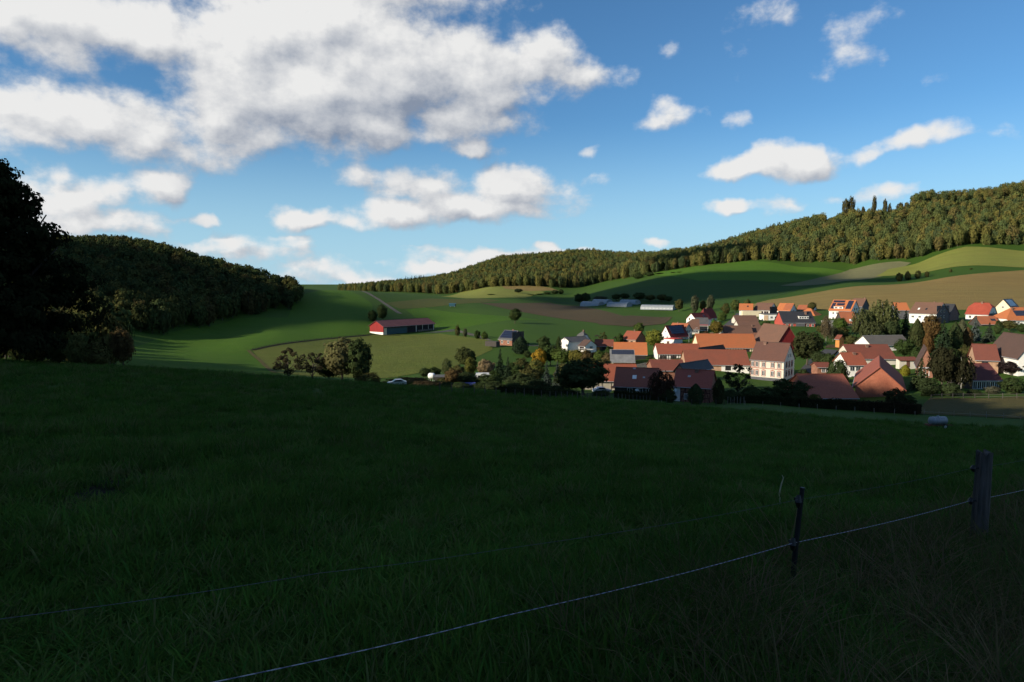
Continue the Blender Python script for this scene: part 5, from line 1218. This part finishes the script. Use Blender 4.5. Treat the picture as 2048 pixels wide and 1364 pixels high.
# ---- hedges
def hedge(name, label, p0, p1, wid, hgt, col, seed=1):
    p0, p1 = Vector(p0), Vector(p1); L = (p1-p0).length; d = (p1-p0)/L; nn = Vector((-d.y, d.x, 0)).normalized()
    rng = np.random.default_rng(seed); n = int(L*90)
    t_ = rng.random(n)*L; s_ = (rng.random(n)-.5)*wid; z = rng.random(n)*hgt
    side = rng.random(n); m1 = side < .45; z[m1] = hgt*(.88+.16*rng.random(m1.sum())); m2 = side >= .45; s_[m2] = np.sign(s_[m2])*wid*(.42+.1*rng.random(m2.sum()))
    z *= 1+.08*np.sin(t_*.9+seed)+.05*np.sin(t_*2.3)
    bx = p0.x+d.x*t_+nn.x*s_; by = p0.y+d.y*t_+nn.y*s_; bz = ground(bx, by)+z
    Nn = np.stack([nn.x*np.sign(s_)*(~m1), nn.y*np.sign(s_)*(~m1), m1*1.0+.2], -1)+rng.normal(size=(n, 3))*.4
    e = empty(name, (p0.x, p0.y, gz(p0.x, p0.y))); tag(e, label, 'hedge')
    C = np.stack([bx-e.location.x, by-e.location.y, bz-e.location.z], -1)
    V_, F_ = quads_from(C, Nn, .22*(.6+.8*rng.random(n)), rng=rng)
    o = link(bpy.data.objects.new('foliage', mesh_np('foliage', V_, F_, [M['leaf']])), e); o.color = (*col, 1)
    b = MB(); k = max(2, int(L/3))
    for i in range(k):
        a, c = p0+d*L*i/k, p0+d*L*(i+1)/k
        za, zc = gz(a.x, a.y)-e.location.z, gz(c.x, c.y)-e.location.z; w = nn*wid*.4; a = a-e.location; c = c-e.location
        b.poly([(a.x-w.x,a.y-w.y,za-.3),(a.x+w.x,a.y+w.y,za-.3),(c.x+w.x,c.y+w.y,zc-.3),(c.x-w.x,c.y-w.y,zc-.3),(a.x-w.x,a.y-w.y,za+hgt*.86),(a.x+w.x,a.y+w.y,za+hgt*.86),(c.x+w.x,c.y+w.y,zc+hgt*.86),(c.x-w.x,c.y-w.y,zc+hgt*.86)],
               [(4,5,6,7),(0,4,7,3),(1,2,6,5),(0,1,5,4),(3,7,6,2)])
    q = b.build('dark_core', M['leaf'], e); q.color = (*[x*.6 for x in col], 1)  # solid core inside the leaves, leaf colour darkened
    return e
h0, h1, h2, h3 = hit(1475,806,60), hit(1600,814,60), hit(1720,821,60), hit(1838,829,60)
hedge('hedge', 'dark clipped hedge along the meadow foot, left stretch', h0, h1, 2.0, 1.7, (.026,.034,.014), 1)
hedge('hedge', 'dark clipped hedge along the meadow foot, middle stretch', h1, h2, 2.0, 1.8, (.030,.032,.014), 2)
hedge('hedge', 'dark reddish hedge along the meadow foot, right stretch', h2, h3, 2.0, 1.9, (.036,.028,.016), 3)
hedge('hedge', 'low dark hedge in front of the farm barns', hit(1235,797,100), hit(1352,801,100), 2.2, 1.6, (.034,.036,.015), 4)
hedge('hedge', 'low dark hedge under the blue-grey spruces', hit(1010,790,90), hit(1150,797,90), 2.2, 1.3, (.026,.034,.014), 5)

# ================================================================== plastic tunnels
M['plastic'] = bpy.data.materials.new('tunnel_plastic'); M['plastic'].use_nodes = True
t = M['plastic'].node_tree; t.nodes.clear()
pn = N(t, 'ShaderNodeTexNoise', {'Vector': N(t, 'ShaderNodeTexCoord').outputs['Object'], 'Scale': .7, 'Detail': 3.0})
pc = N(t, 'ShaderNodeMix', {'Factor': pn.outputs[0], 'A': (.27,.31,.34,1), 'B': (.42,.45,.48,1)}, data_type='RGBA').outputs['Result']
pb = N(t, 'ShaderNodeBsdfPrincipled', {'Base Color': pc, 'Roughness': .28, 'Specular IOR Level': .5})
ptr = N(t, 'ShaderNodeBsdfTranslucent', {0: pc}); N(t, 'ShaderNodeOutputMaterial', {0: N(t, 'ShaderNodeMixShader', {0: .35, 1: pb.outputs[0], 2: ptr.outputs[0]}).outputs[0]})
def tunnel(px0, px1, Y, hgt, wid, yaw, label):
    x0, x1 = (px0-1024)/F*Y, (px1-1024)/F*Y; L = (x1-x0)/math.cos(yaw); z = min(gz(x0, Y), gz(x1, Y+math.tan(yaw)*(x1-x0)))
    e = empty('polytunnel', (x0, Y, z), yaw); tag(e, label, 'greenhouse', 'plastic tunnels behind the village'); n = 14
    prof = [(-wid/2, 0)]+[(-wid/2*math.cos(math.pi*k/n), .8+(hgt-.8)*math.sin(math.pi*k/n)) for k in range(n+1)]+[(wid/2, 0)]
    b = MB(); m_ = len(prof); k = max(4, int(L/3))
    for i in range(k):      # one film bay between each pair of hoops
        bb = MB(); xa, xb = L*i/k, L*(i+1)/k
        bb.poly([(xa+.01, y, zz) for y, zz in prof]+[((xa+xb)/2, y*.985, zz*.985) for y, zz in prof]+[(xb-.01, y, zz) for y, zz in prof],
                [(r_*m_+j, r_*m_+j+1, (r_+1)*m_+j+1, (r_+1)*m_+j) for r_ in range(2) for j in range(m_-1)])
        bb.build('film', M['plastic'], e, smooth=True)
    for i in range(k+1):
        hb = MB(); hb.tube([(L*i/k, y*1.003, zz*1.003+.02) for y, zz in prof], .05, 5); hb.build('hoop', M['gutter'], e)
    for x in (0, L):
        w = MB(); w.prism([(x-.02, y*.99, zz*.99) for y, zz in prof], (.04, 0, 0)); w.build('end_wall', M['plastic'], e)
    d = MB(); d.box(L+.03, L+.08, -1.1, 1.1, .05, 2.2); d.build('door', M['gutter'], e)
    return e
tunnel(1167,1197,665,4.8,9,-.95,'leftmost and tallest of the white plastic tunnels'); tunnel(1190,1214,672,4.8,9,-.95,'white plastic tunnel directly behind the leftmost one')
tunnel(1219,1252,618,4.2,8,-.85,'front white plastic tunnel in the middle of the row'); tunnel(1244,1270,630,4.2,8,-.85,'white plastic tunnel behind the middle one')
tunnel(1284,1340,578,4.2,8,-.55,'rightmost and longest white plastic tunnel')

# ================================================================== vehicles and small things
M['rubber'] = mat('rubber', (.022,.022,.022), var=.2); M['rust'] = mat('rusty_red_steel', (.16,.05,.035), var=.4, scale=5)
M['galv'] = mat('galvanised_tank', (.24,.26,.29), rough=.5, metal=.4, var=.25, scale=2)
M['silver'] = mat('silver_paint', (.50,.53,.57), rough=.3, metal=.5, var=.05); M['vanwhite'] = mat('white_paint', (.78,.78,.77), rough=.35, var=.06)
M['bluetarp'] = mat('blue_tarpaulin', (.035,.05,.19), rough=.5, var=.25, scale=1.5); M['bluegreen'] = mat('blue_green_paint', (.045,.12,.15), rough=.5, var=.2)
M['black'] = mat('black_plastic', (.012,.012,.013), var=.2, rough=.5)
def wheel(parent, x, y, r, w):
    b = MB(); b.tube([(0,-w/2,0),(0,-w/2+.02,0),(0,w/2-.02,0),(0,w/2,0)], [r*.9, r, r, r*.9], 18); o = b.build('wheel', M['rubber'], parent, smooth=False); o.location = (x, y, r)
    q = MB(); q.tube([(0,-w/2-.012,0),(0,w/2+.012,0)], r*.55, 14); q.build('rim', M['gutter'], o); return o
p = hit(1875,857,40); e = empty('water_trailer', (p[0], p[1], gz(p[0], p[1])), .12); tag(e, 'grey water tank on a two-wheeled trailer in the meadow', 'trailer')
b = MB(); b.tube([(-1.18,0,1.02),(-1.12,0,1.02),(-1.0,0,1.02),(1.0,0,1.02),(1.12,0,1.02),(1.18,0,1.02)], [.18,.42,.55,.55,.42,.18], 22); b.build('tank', M['galv'], e, smooth=True)
for x in (-.7, 0, .7):
    b = MB(); b.tube([(x-.03,0,1.02),(x+.03,0,1.02)], .562, 22); b.build('tank_band', M['gutter'], e)
b = MB(); b.tube([(0,0,1.5),(0,0,1.66)], .17, 12); b.build('filler_lid', M['galv'], e)
b = MB(); b.box(-1.15, 1.1, -.42, -.34, .42, .52); b.box(-1.15, 1.1, .34, .42, .42, .52); b.box(-1.1, -1.0, -.34, .34, .42, .52); b.box(.9, 1.0, -.34, .34, .42, .52); b.build('chassis', M['rust'], e)
b = MB(); b.tube([(1.0,0,.47),(1.9,0,.4),(2.1,0,.3)], .05, 7); b.build('drawbar', M['rust'], e)
b = MB(); b.box(-1.55, -1.17, -.4, .4, .38, .62); b.build('drinking_trough', M['rust'], e)
for sy in (-1, 1): wheel(e, .55, sy*.62, .34, .2)
b = MB(); b.tube([(.55,-.6,.34),(.55,.6,.34)], .045, 7); b.build('axle', M['rust'], e)
def car(px, Y, yaw, paint, label, name='car', van=False):
    x = (px-1024)/F*Y; e = empty(name, (x, Y, gz(x, Y)), yaw); tag(e, label, 'van' if van else 'car'); w = .85
    if van: pr = [(-2.6,.35),(2.5,.35),(2.6,.9),(2.35,1.35),(1.75,1.5),(1.3,2.25),(-2.5,2.3),(-2.6,1.9)]
    else: pr = [(-2.05,.35),(2.0,.35),(2.1,.62),(1.95,.85),(1.0,.98),(.35,1.42),(-.9,1.46),(-1.6,1.05),(-2.05,.95)]
    b = MB(); b.prism([(a, -w, c) for a, c in pr], (0, 2*w, 0)); b.build('body', paint, e)
    for sy in (-1, 1):
        g = MB(); y0 = sy*(w+.012)
        ps = [(-1.2,1.02),(.75,1.02),(.3,1.36),(-.85,1.40)] if not van else [(.5,1.45),(1.6,1.45),(1.2,2.0),(.5,2.0)]
        g.prism([(a, y0, c) for a, c in ps], (0, -sy*.02, 0)); g.build('side_window', M['glass'], e)
    g = MB(); ps = [(.98,.99),(.36,1.42)] if not van else [(1.76,1.52),(1.33,2.2)]
    g.poly([(ps[0][0]+.02,-w*.9,ps[0][1]+.02),(ps[0][0]+.02,w*.9,ps[0][1]+.02),(ps[1][0]+.02,w*.9,ps[1][1]+.01),(ps[1][0]+.02,-w*.9,ps[1][1]+.01)], [(0,1,2,3)]); g.build('windscreen', M['glass'], e)
    for sx in (1.35, -1.3):
        for sy in (-1, 1): wheel(e, sx, sy*(w-.05), .31, .2)
    for sy in (-1, 1):
        g = MB(); g.box(2.0 if not van else 2.52, 2.13 if not van else 2.64, sy*.62-.15, sy*.62+.15, .62, .78); g.build('headlight', M['frame'], e)
    return e
car(792,151,math.pi+.25,M['silver'],'silver car half hidden by the meadow edge')
car(1205,158,.2,M['vanwhite'],'small white car beside the plastered barn')
# white tank on legs, trailer, caravan, tarpaulin stack in the gardens
p = ((862-1024)/F*186, 186); e = empty('white_tank', (p[0], p[1], gz(*p)), -.3); tag(e, 'round white tank on legs in the garden', 'tank')
b = MB(); b.tube([(-.95,0,1.6),(-.85,0,1.6),(-.6,0,1.6),(.6,0,1.6),(.85,0,1.6),(.95,0,1.6)], [.25,.62,.8,.8,.62,.25], 20); b.build('vessel', M['vanwhite'], e, smooth=True)
for sx in (-.55, .55):
    for sy in (-.45, .45): b = MB(); b.tube([(sx,sy,-.1),(sx,sy,1.05)], .06, 6); b.build('leg', M['gutter'], e)
p = ((878-1024)/F*184, 184); e = empty('farm_trailer', (p[0], p[1], gz(*p)), .1); tag(e, 'dark covered farm trailer beside the white tank', 'trailer')
b = MB(); b.box(-1.6, 1.6, -.9, .9, .7, 1.5); b.build('body', M['boards'], e); b = MB(); b.prism([(-1.65,-.95,1.5),(-1.65,.95,1.5),(-1.65,0,2.1)], (3.3,0,0)); b.build('cover', M['slate_wall'], e)
for sx in (-.8, .8):
    for sy in (-.95, .95): wheel(e, sx, sy, .36, .2)
p = ((966-1024)/F*187, 187); e = empty('caravan', (p[0], p[1], gz(*p)), .12); tag(e, 'white caravan among the bushes below the sown field', 'caravan')
b = MB(); b.prism([(a,-1.05,c) for a, c in [(-2.3,.55),(2.1,.55),(2.4,1.2),(2.0,2.55),(-2.0,2.6),(-2.45,1.3)]], (0,2.1,0)); b.build('body', M['vanwhite'], e)
for x in (-1.2, .2, 1.3): b = MB(); b.box(x-.38, x+.38, -1.075, -1.03, 1.45, 2.05); b.build('window', M['glass'], e)
wheel(e, -.1, -.85, .32, .2); wheel(e, -.1, .85, .32, .2)
b = MB(); b.tube([(-2.3,0,.55),(-3.4,0,.5)], .06, 6); b.build('drawbar', M['gutter'], e)
p = ((936-1024)/F*158, 158); e = empty('tarpaulin_stack', (p[0], p[1], gz(*p)), .1); tag(e, 'log stack under a blue tarpaulin by the fence', 'log stack')
b = MB(); b.box(-1.6, 1.6, -.5, .5, 0, .9); b.build('logs', M['weathered'], e); b = MB(); b.prism([(-1.7,-.6,.7),(-1.7,.6,.7),(-1.7,.55,1.1),(-1.7,0,1.3),(-1.7,-.55,1.1)], (3.4,0,0)); b.build('tarpaulin', M['bluetarp'], e)
p = ((905-1024)/F*590, 590); e = empty('field_trailer', (p[0], p[1], gz(*p)), .1); tag(e, 'blue-green box trailer out in the pasture', 'trailer')
b = MB(); b.box(-3, 3, -1.2, 1.2, .8, 3.0); b.prism([(-3.1,-1.3,3.0),(-3.1,1.3,3.0),(-3.1,0,3.5)], (6.2,0,0)); b.build('body', M['bluegreen'], e)
for sx in (-1.6, 1.6):
    for sy in (-1.1, 1.1): wheel(e, sx, sy, .45, .25)
b = MB(); b.box(2.2, 3.02, -1.24, -1.19, .9, 2.8); b.build('door', M['dark'], e)
p = hit(724,743.5,40) if False else None
# heap of pale stones on the meadow edge at the left
q0 = hit(352,742,40); e = empty('brush_heap', (q0[0], q0[1]+1, gz(q0[0], q0[1]+1))); tag(e, 'pale heap of cut brushwood on the meadow edge', 'brush heap')
rng = np.random.default_rng(2); C = rng.normal(size=(700, 3))*np.array([1.1,.5,.22]); C[:,2] = np.abs(C[:,2])+.05; V_, F_ = quads_from(C, rng.normal(size=(700, 3)), .16, 2.5, rng=rng)
o = link(bpy.data.objects.new('brushwood', mesh_np('brushwood', V_, F_, [M['leaf']])), e); o.color = (.10,.10,.055,1)
# cattle on the pasture
M['hide'] = mat('dark_hide', (.022,.016,.013), var=.3)
def cow(px, py, Y, yaw, label):
    x = (px-1024)/F*Y; e_ = bpy.data.meshes.new('cow'); vs = [(0,0,1.05),(.45,0,1.08),(.8,0,1.1),(1.05,0,1.0),(1.28,0,.72),(1.42,0,.5),(-.45,0,1.05),(-.75,0,1.05),(-.85,0,.75),(-.87,0,.4)]
    ed = [(0,1),(1,2),(2,3),(3,4),(4,5),(0,6),(6,7),(7,8),(8,9)]; rad = [.36,.36,.3,.19,.16,.1,.36,.3,.04,.03]
    for sx, rt in ((.7,2),(-.7,7)):
        for sy in (-.2,.2):
            k = len(vs); vs += [(sx,sy,.75),(sx+.03,sy,.38),(sx,sy,.0)]; ed += [(rt,k),(k,k+1),(k+1,k+2)]; rad += [.15,.075,.06]
    for sy in (-.16,.16): vs.append((1.2,sy,.86)); ed.append((4,len(vs)-1)); rad.append(.05)
    e_.from_pydata(vs, ed, []); e_.materials.append(M['hide']); o = link(bpy.data.objects.new('cow', e_)); md = o.modifiers.new('skin', 'SKIN')
    for v, r_ in zip(e_.skin_vertices[0].data, rad): v.radius = (r_, r_)
    e_.skin_vertices[0].data[0].use_root = True; s_ = o.modifiers.new('sub', 'SUBSURF'); s_.levels = 1; s_.render_levels = 1
    o.location = (x, Y, gz(x, Y)); o.rotation_euler = (0,0,yaw); tag(o, label, 'cow', 'cattle on the pasture')
cow(1195,666,352,2.8,'left dark cow grazing above the white house'); cow(1231,672,345,.4,'right dark cow grazing beside the small brick barn')
# bales inside the barn
for i in range(7):
    b = MB(); b.tube([(0,-.55,0),(0,.55,0)], .6, 12); o = b.build('straw_bale', M['palewood']); f = .32+.085*i
    (cx, cy), rz, ln = BARN.face('F'); w = BARN.root.location+BARN.loc+Vector((f*ln/2*math.cos(BARN.yaw)-(-BARN.W/2-.9)*math.sin(BARN.yaw), f*ln/2*math.sin(BARN.yaw)+(-BARN.W/2-.9)*math.cos(BARN.yaw), 0))
    o.location = (w.x, w.y, gz(w.x, w.y)+.6); o.rotation_euler = (0,0,BARN.yaw); tag(o, ['first','second','third','fourth','fifth','sixth','last'][i]+' pale straw bale from the left in the open barn', 'bale', 'straw bales in the open barn')
# street lamps
for (px, Y, lab) in [(1391,292,'thin street lamp beside the pale annex'),(1416,300,'thin street lamp before the slate-roofed house'),(1379,272,'short lamp post below the solar house'),(1433,318,'thin street lamp beside the autumn tree')]:
    x = (px-1024)/F*Y; e = empty('street_lamp', (x, Y, gz(x, Y))); tag(e, lab, 'lamp')
    b = MB(); b.tube([(0,0,-.2),(0,0,5.2)], [.07,.05], 7); b.build('pole', M['gutter'], e); b = MB(); b.tube([(0,0,5.2),(.35,0,5.35),(.7,0,5.3)], .035, 6); b.build('arm', M['gutter'], e); b = MB(); b.box(.55,.95,-.1,.1,5.22,5.34); b.build('lamp_head', M['frame'], e)

# ================================================================== the near fence
pb = at(1580, 1185, 5.6); zb = gz(pb[0], 5.6)
top = at(1605, 975, 5.6)
e = empty('fence_post', (pb[0], 5.6, zb)); tag(e, 'thin black steel fence post leaning in the long grass', 'fence post')
b = MB(); b.tube([(0,0,-.25),((top[0]-pb[0])*.5, 0, (top[2]-zb)*.5), (top[0]-pb[0], 0, top[2]-zb)], [.024,.023,.02], 8); b.build('stake', M['black'], e)
for k, (px, py) in enumerate([(1599,1000),(1588,1085),(1581,1163)]):
    c = at(px, py, 5.6)-np.array([pb[0], 5.6, zb]); b = MB(); b.tube([(c[0]-.02,c[1]-.03,c[2]-.05),(c[0]-.03,c[1]-.05,c[2]),(c[0]-.02,c[1]-.03,c[2]+.05)], [.016,.03,.016], 8); b.tube([(c[0],c[1],c[2]+.02),(c[0]-.05,c[1]-.03,c[2]+.02)], .014, 6); b.build('insulator', M['black'], e)
w0 = at(1957, 1078, 7.6); w1 = at(1970, 905, 7.6); zb = gz(w0[0], 7.6)
e = empty('fence_post', (w0[0], 7.6, zb)); tag(e, 'thick weathered wooden fence post at the right', 'fence post')
bm = bmesh.new(); ns = 22; nz = 16; rng = random.Random(5); lean = (w1[0]-w0[0])
ang = [2*math.pi*k/ns for k in range(ns)]; groove = [1-.10*rng.random()-(.22 if rng.random() < .2 else 0) for k in range(ns)]
rows_ = []
for j in range(nz+1):
    f = j/nz; z = -.2+(w1[2]-zb+.2)*f; r_ = .088*(1.02-.08*f)
    rows_.append([bm.verts.new((lean*f+math.cos(a)*r_*(groove[k]+.05*math.sin(7*f+k*2.1)*rng.random())*1.05, math.sin(a)*r_*groove[k], z+(.03*rng.random()-.05*(k % 5 == 0) if j == nz else 0))) for k, a in enumerate(ang)])
for j in range(nz):
    for k in range(ns): bm.faces.new((rows_[j][k], rows_[j][(k+1) % ns], rows_[j+1][(k+1) % ns], rows_[j+1][k]))
tc_ = bm.verts.new((lean, 0, w1[2]-zb-.02))
for k in range(ns): bm.faces.new((rows_[nz][k], rows_[nz][(k+1) % ns], tc_))
me = bpy.data.meshes.new('timber'); bm.to_mesh(me); bm.free(); me.materials.append(M['weathered']); link(bpy.data.objects.new('timber', me), e)
for (px, py) in [(1943,936),(1938,1001)]:
    c = at(px, py, 7.55)-np.array([w0[0], 7.6, zb]); b = MB(); b.tube([(c[0]+.08,c[1],c[2]),(c[0]+.015,c[1],c[2])], .012, 6); b.tube([(c[0]+.02,c[1]-.01,c[2]-.03),(c[0],c[1]-.02,c[2]),(c[0]+.02,c[1]-.01,c[2]+.03)], [.018,.028,.018], 8); b.build('insulator', M['black'], e)
M['rope'] = bpy.data.materials.new('twisted_rope'); M['rope'].use_nodes = True; t = M['rope'].node_tree; t.nodes.clear()
uvx = N(t, 'ShaderNodeSeparateXYZ', {0: N(t, 'ShaderNodeTexCoord').outputs['Object']})
fr = MATH(t, 'FRACT', MATH(t, 'MULTIPLY', MATH(t, 'ADD', uvx.outputs[0], MATH(t, 'MULTIPLY', uvx.outputs[2], 1.5)), 26.0))
rc = N(t, 'ShaderNodeMix', {'Factor': MATH(t, 'GREATER_THAN', fr, .55), 'A': (.28,.28,.33,1), 'B': (.09,.09,.14,1)}, data_type='RGBA').outputs['Result']
N(t, 'ShaderNodeOutputMaterial', {0: N(t, 'ShaderNodeBsdfPrincipled', {'Base Color': rc, 'Roughness': .6}).outputs[0]})
def rope(name, label, pts, r, m):
    P = [Vector(at(*p)) for p in pts]; Q = []
    for i in range(len(P)-1):
        L = (P[i+1]-P[i]).length; n = max(6, int(L/.12))
        for k in range(n): f = k/n; q = P[i].lerp(P[i+1], f); q.z -= .02*math.sin(math.pi*f)*min(1, L/3); Q.append(q)
    Q.append(P[-1]); b = MB(); b.tube(Q, r, 7); o = b.build(name, m, smooth=True); tag(o, label, 'rope'); return o
rope('fence_rope', 'white twisted electric fence rope, the lower one', [(300,1394,2.35),(430,1364,2.62),(1000,1234,3.85),(1587,1086,5.55),(1939,1002,7.52),(2120,961,8.9)], .0026, M['rope'])
M['rope2'] = mat('grey_wire', (.085,.09,.12), var=.2, scale=20)
rope('fence_rope', 'thin grey electric fence wire, the upper one', [(-80,1251,2.05),(0,1238,2.17),(640,1146,3.1),(1000,1099,3.85),(1598,999,5.55),(1942,937,7.52),(2120,905,8.9)], .0010, M['rope2'])
# pale dry stalk
q = at(1563, 1035, 9.5); e0 = Vector((q[0], 9.5, gz(q[0], 9.5))); b = MB(); tp = [Vector(at(x, y, 9.5))-e0 for (x, y) in [(1562,1040),(1561,1010),(1559,985),(1563,968),(1567,956),(1564,950)]]
b.tube([(0,0,-.05)]+tp, [.005,.007,.010,.011,.010,.008,.004], 5); M['straw'] = mat('dry_straw', (.42,.36,.22), var=.2); o = b.build('weed_stalk', M['straw']); o.location = e0; tag(o, 'single pale dry weed stalk left of the steel post', 'weed')

# ================================================================== grass
M['blade'] = leaf_mat('grass_blades', [(.048,.110,.018),(.060,.125,.020),(.040,.092,.018),(.078,.125,.030),(.052,.114,.020),(.095,.115,.040)], vary=.3, trans=.3)
M['drygrass'] = leaf_mat('dry_grass_blades', [(.110,.090,.045),(.060,.085,.026),(.15,.115,.065),(.050,.080,.022),(.085,.080,.036)], vary=.3, trans=.3)
def tuft(name, n, h, spread, seed, m, w=.006, droop=.5):
    rng = np.random.default_rng(seed); V_ = []; F_ = []
    for i in range(n):
        a = rng.random()*6.283; r_ = spread*math.sqrt(rng.random()); bx, by = r_*math.cos(a), r_*math.sin(a)
        L = h*(.5+.7*rng.random()); d = a+rng.normal()*.8; ln = droop*(.3+rng.random()); ww = w*(.7+.6*rng.random()); nx, ny = -math.sin(d)*ww, math.cos(d)*ww
        for f, wf in ((0,1),(.45,.9),(.8,.6),(1.0,.08)):
            ox = ln*L*f*f; zz = L*f*(1-.35*ln*f*f)
            V_ += [(bx+math.cos(d)*ox-nx*wf, by+math.sin(d)*ox-ny*wf, zz-.02), (bx+math.cos(d)*ox+nx*wf, by+math.sin(d)*ox+ny*wf, zz-.02)]
        k = i*8; F_ += [(k,k+1,k+3,k+2),(k+2,k+3,k+5,k+4),(k+4,k+5,k+7,k+6)]
    return mesh_np(name, V_, np.array(F_), [m])
TU = [tuft('grass_tuft', 40, .115+.03*i, .15, 40+i, M['blade'], .0045, .85) for i in range(4)]
rng = np.random.default_rng(21)
n = 46000; u = rng.random(n); r_ = 2.0*(115/2.0)**(u**.80); th_ = (rng.random(n)-.5)*math.radians(94)
gx, gy = r_*np.sin(th_), r_*np.cos(th_)
mudp = [np.array(hit(x, y)[:2]) for (x, y) in [(-80,1120),(60,1045),(160,1000),(300,958),(420,925)]]
dm = np.full(n, 99.0)
for i in range(len(mudp)-1):
    a, b_ = mudp[i], mudp[i+1]; ab = b_-a; tt = np.clip(((gx-a[0])*ab[0]+(gy-a[1])*ab[1])/(ab@ab), 0, 1)
    dm = np.minimum(dm, np.hypot(gx-a[0]-tt*ab[0], gy-a[1]-tt*ab[1]))
keep = (dm > .35+.5*rng.random(n)) | (rng.random(n) < .30)
keep &= ~((gy > 100) & (gx > 40))
gx, gy, r_ = gx[keep], gy[keep], r_[keep]; n = len(gx); gzv = ground(gx, gy)
s = (.75+.6*rng.random(n))*(1+r_*.022); hz = s*(.7+.5*np.sin(gx*.9+1.3*np.sin(gy*.6))*.4+.25*rng.random(n))
# tussocks: patches of longer grass
hz *= 1+.45*np.clip(np.sin(gx*.37+2*np.sin(gy*.21))*np.sin(gy*.43+1.7*np.sin(gx*.31)), 0, 1)
scatter('grass', np.stack([gx, gy], -1), gzv, np.stack([s, s, hz], -1), np.stack([rng.normal(size=n)*.12, rng.normal(size=n)*.12, rng.random(n)*6.283], -1), TU, 'meadow grass in the shade')
strip('mud', [(p[0], p[1]) for p in mudp], 1.5, M['mud'], lift=.008, px=False)
TD = [tuft('long_grass_tuft', 34, .32+.05*i, .18, 60+i, M['drygrass'], .0030, 1.2) for i in range(4)]
n = 6800; gx = rng.uniform(.4, 14, n); gy = rng.uniform(2.6, 14, n)
fl_ = 2.3+(gy-5.6)*1.2                     # the fence line
dd_ = gx-fl_
k = (dd_ > -.9+rng.random(n)*.8) & (rng.random(n) < np.clip(1.1-.06*gy, .1, 1)); gx, gy = gx[k], gy[k]; n = len(gx)
s = .7+.6*rng.random(n)
scatter('long_grass', np.stack([gx, gy], -1), ground(gx, gy), np.stack([s, s, s*(.7+.5*rng.random(n))], -1), np.stack([rng.normal(size=n)*.2, rng.normal(size=n)*.2, rng.random(n)*6.283], -1), TD, 'long dry grass along the fence')
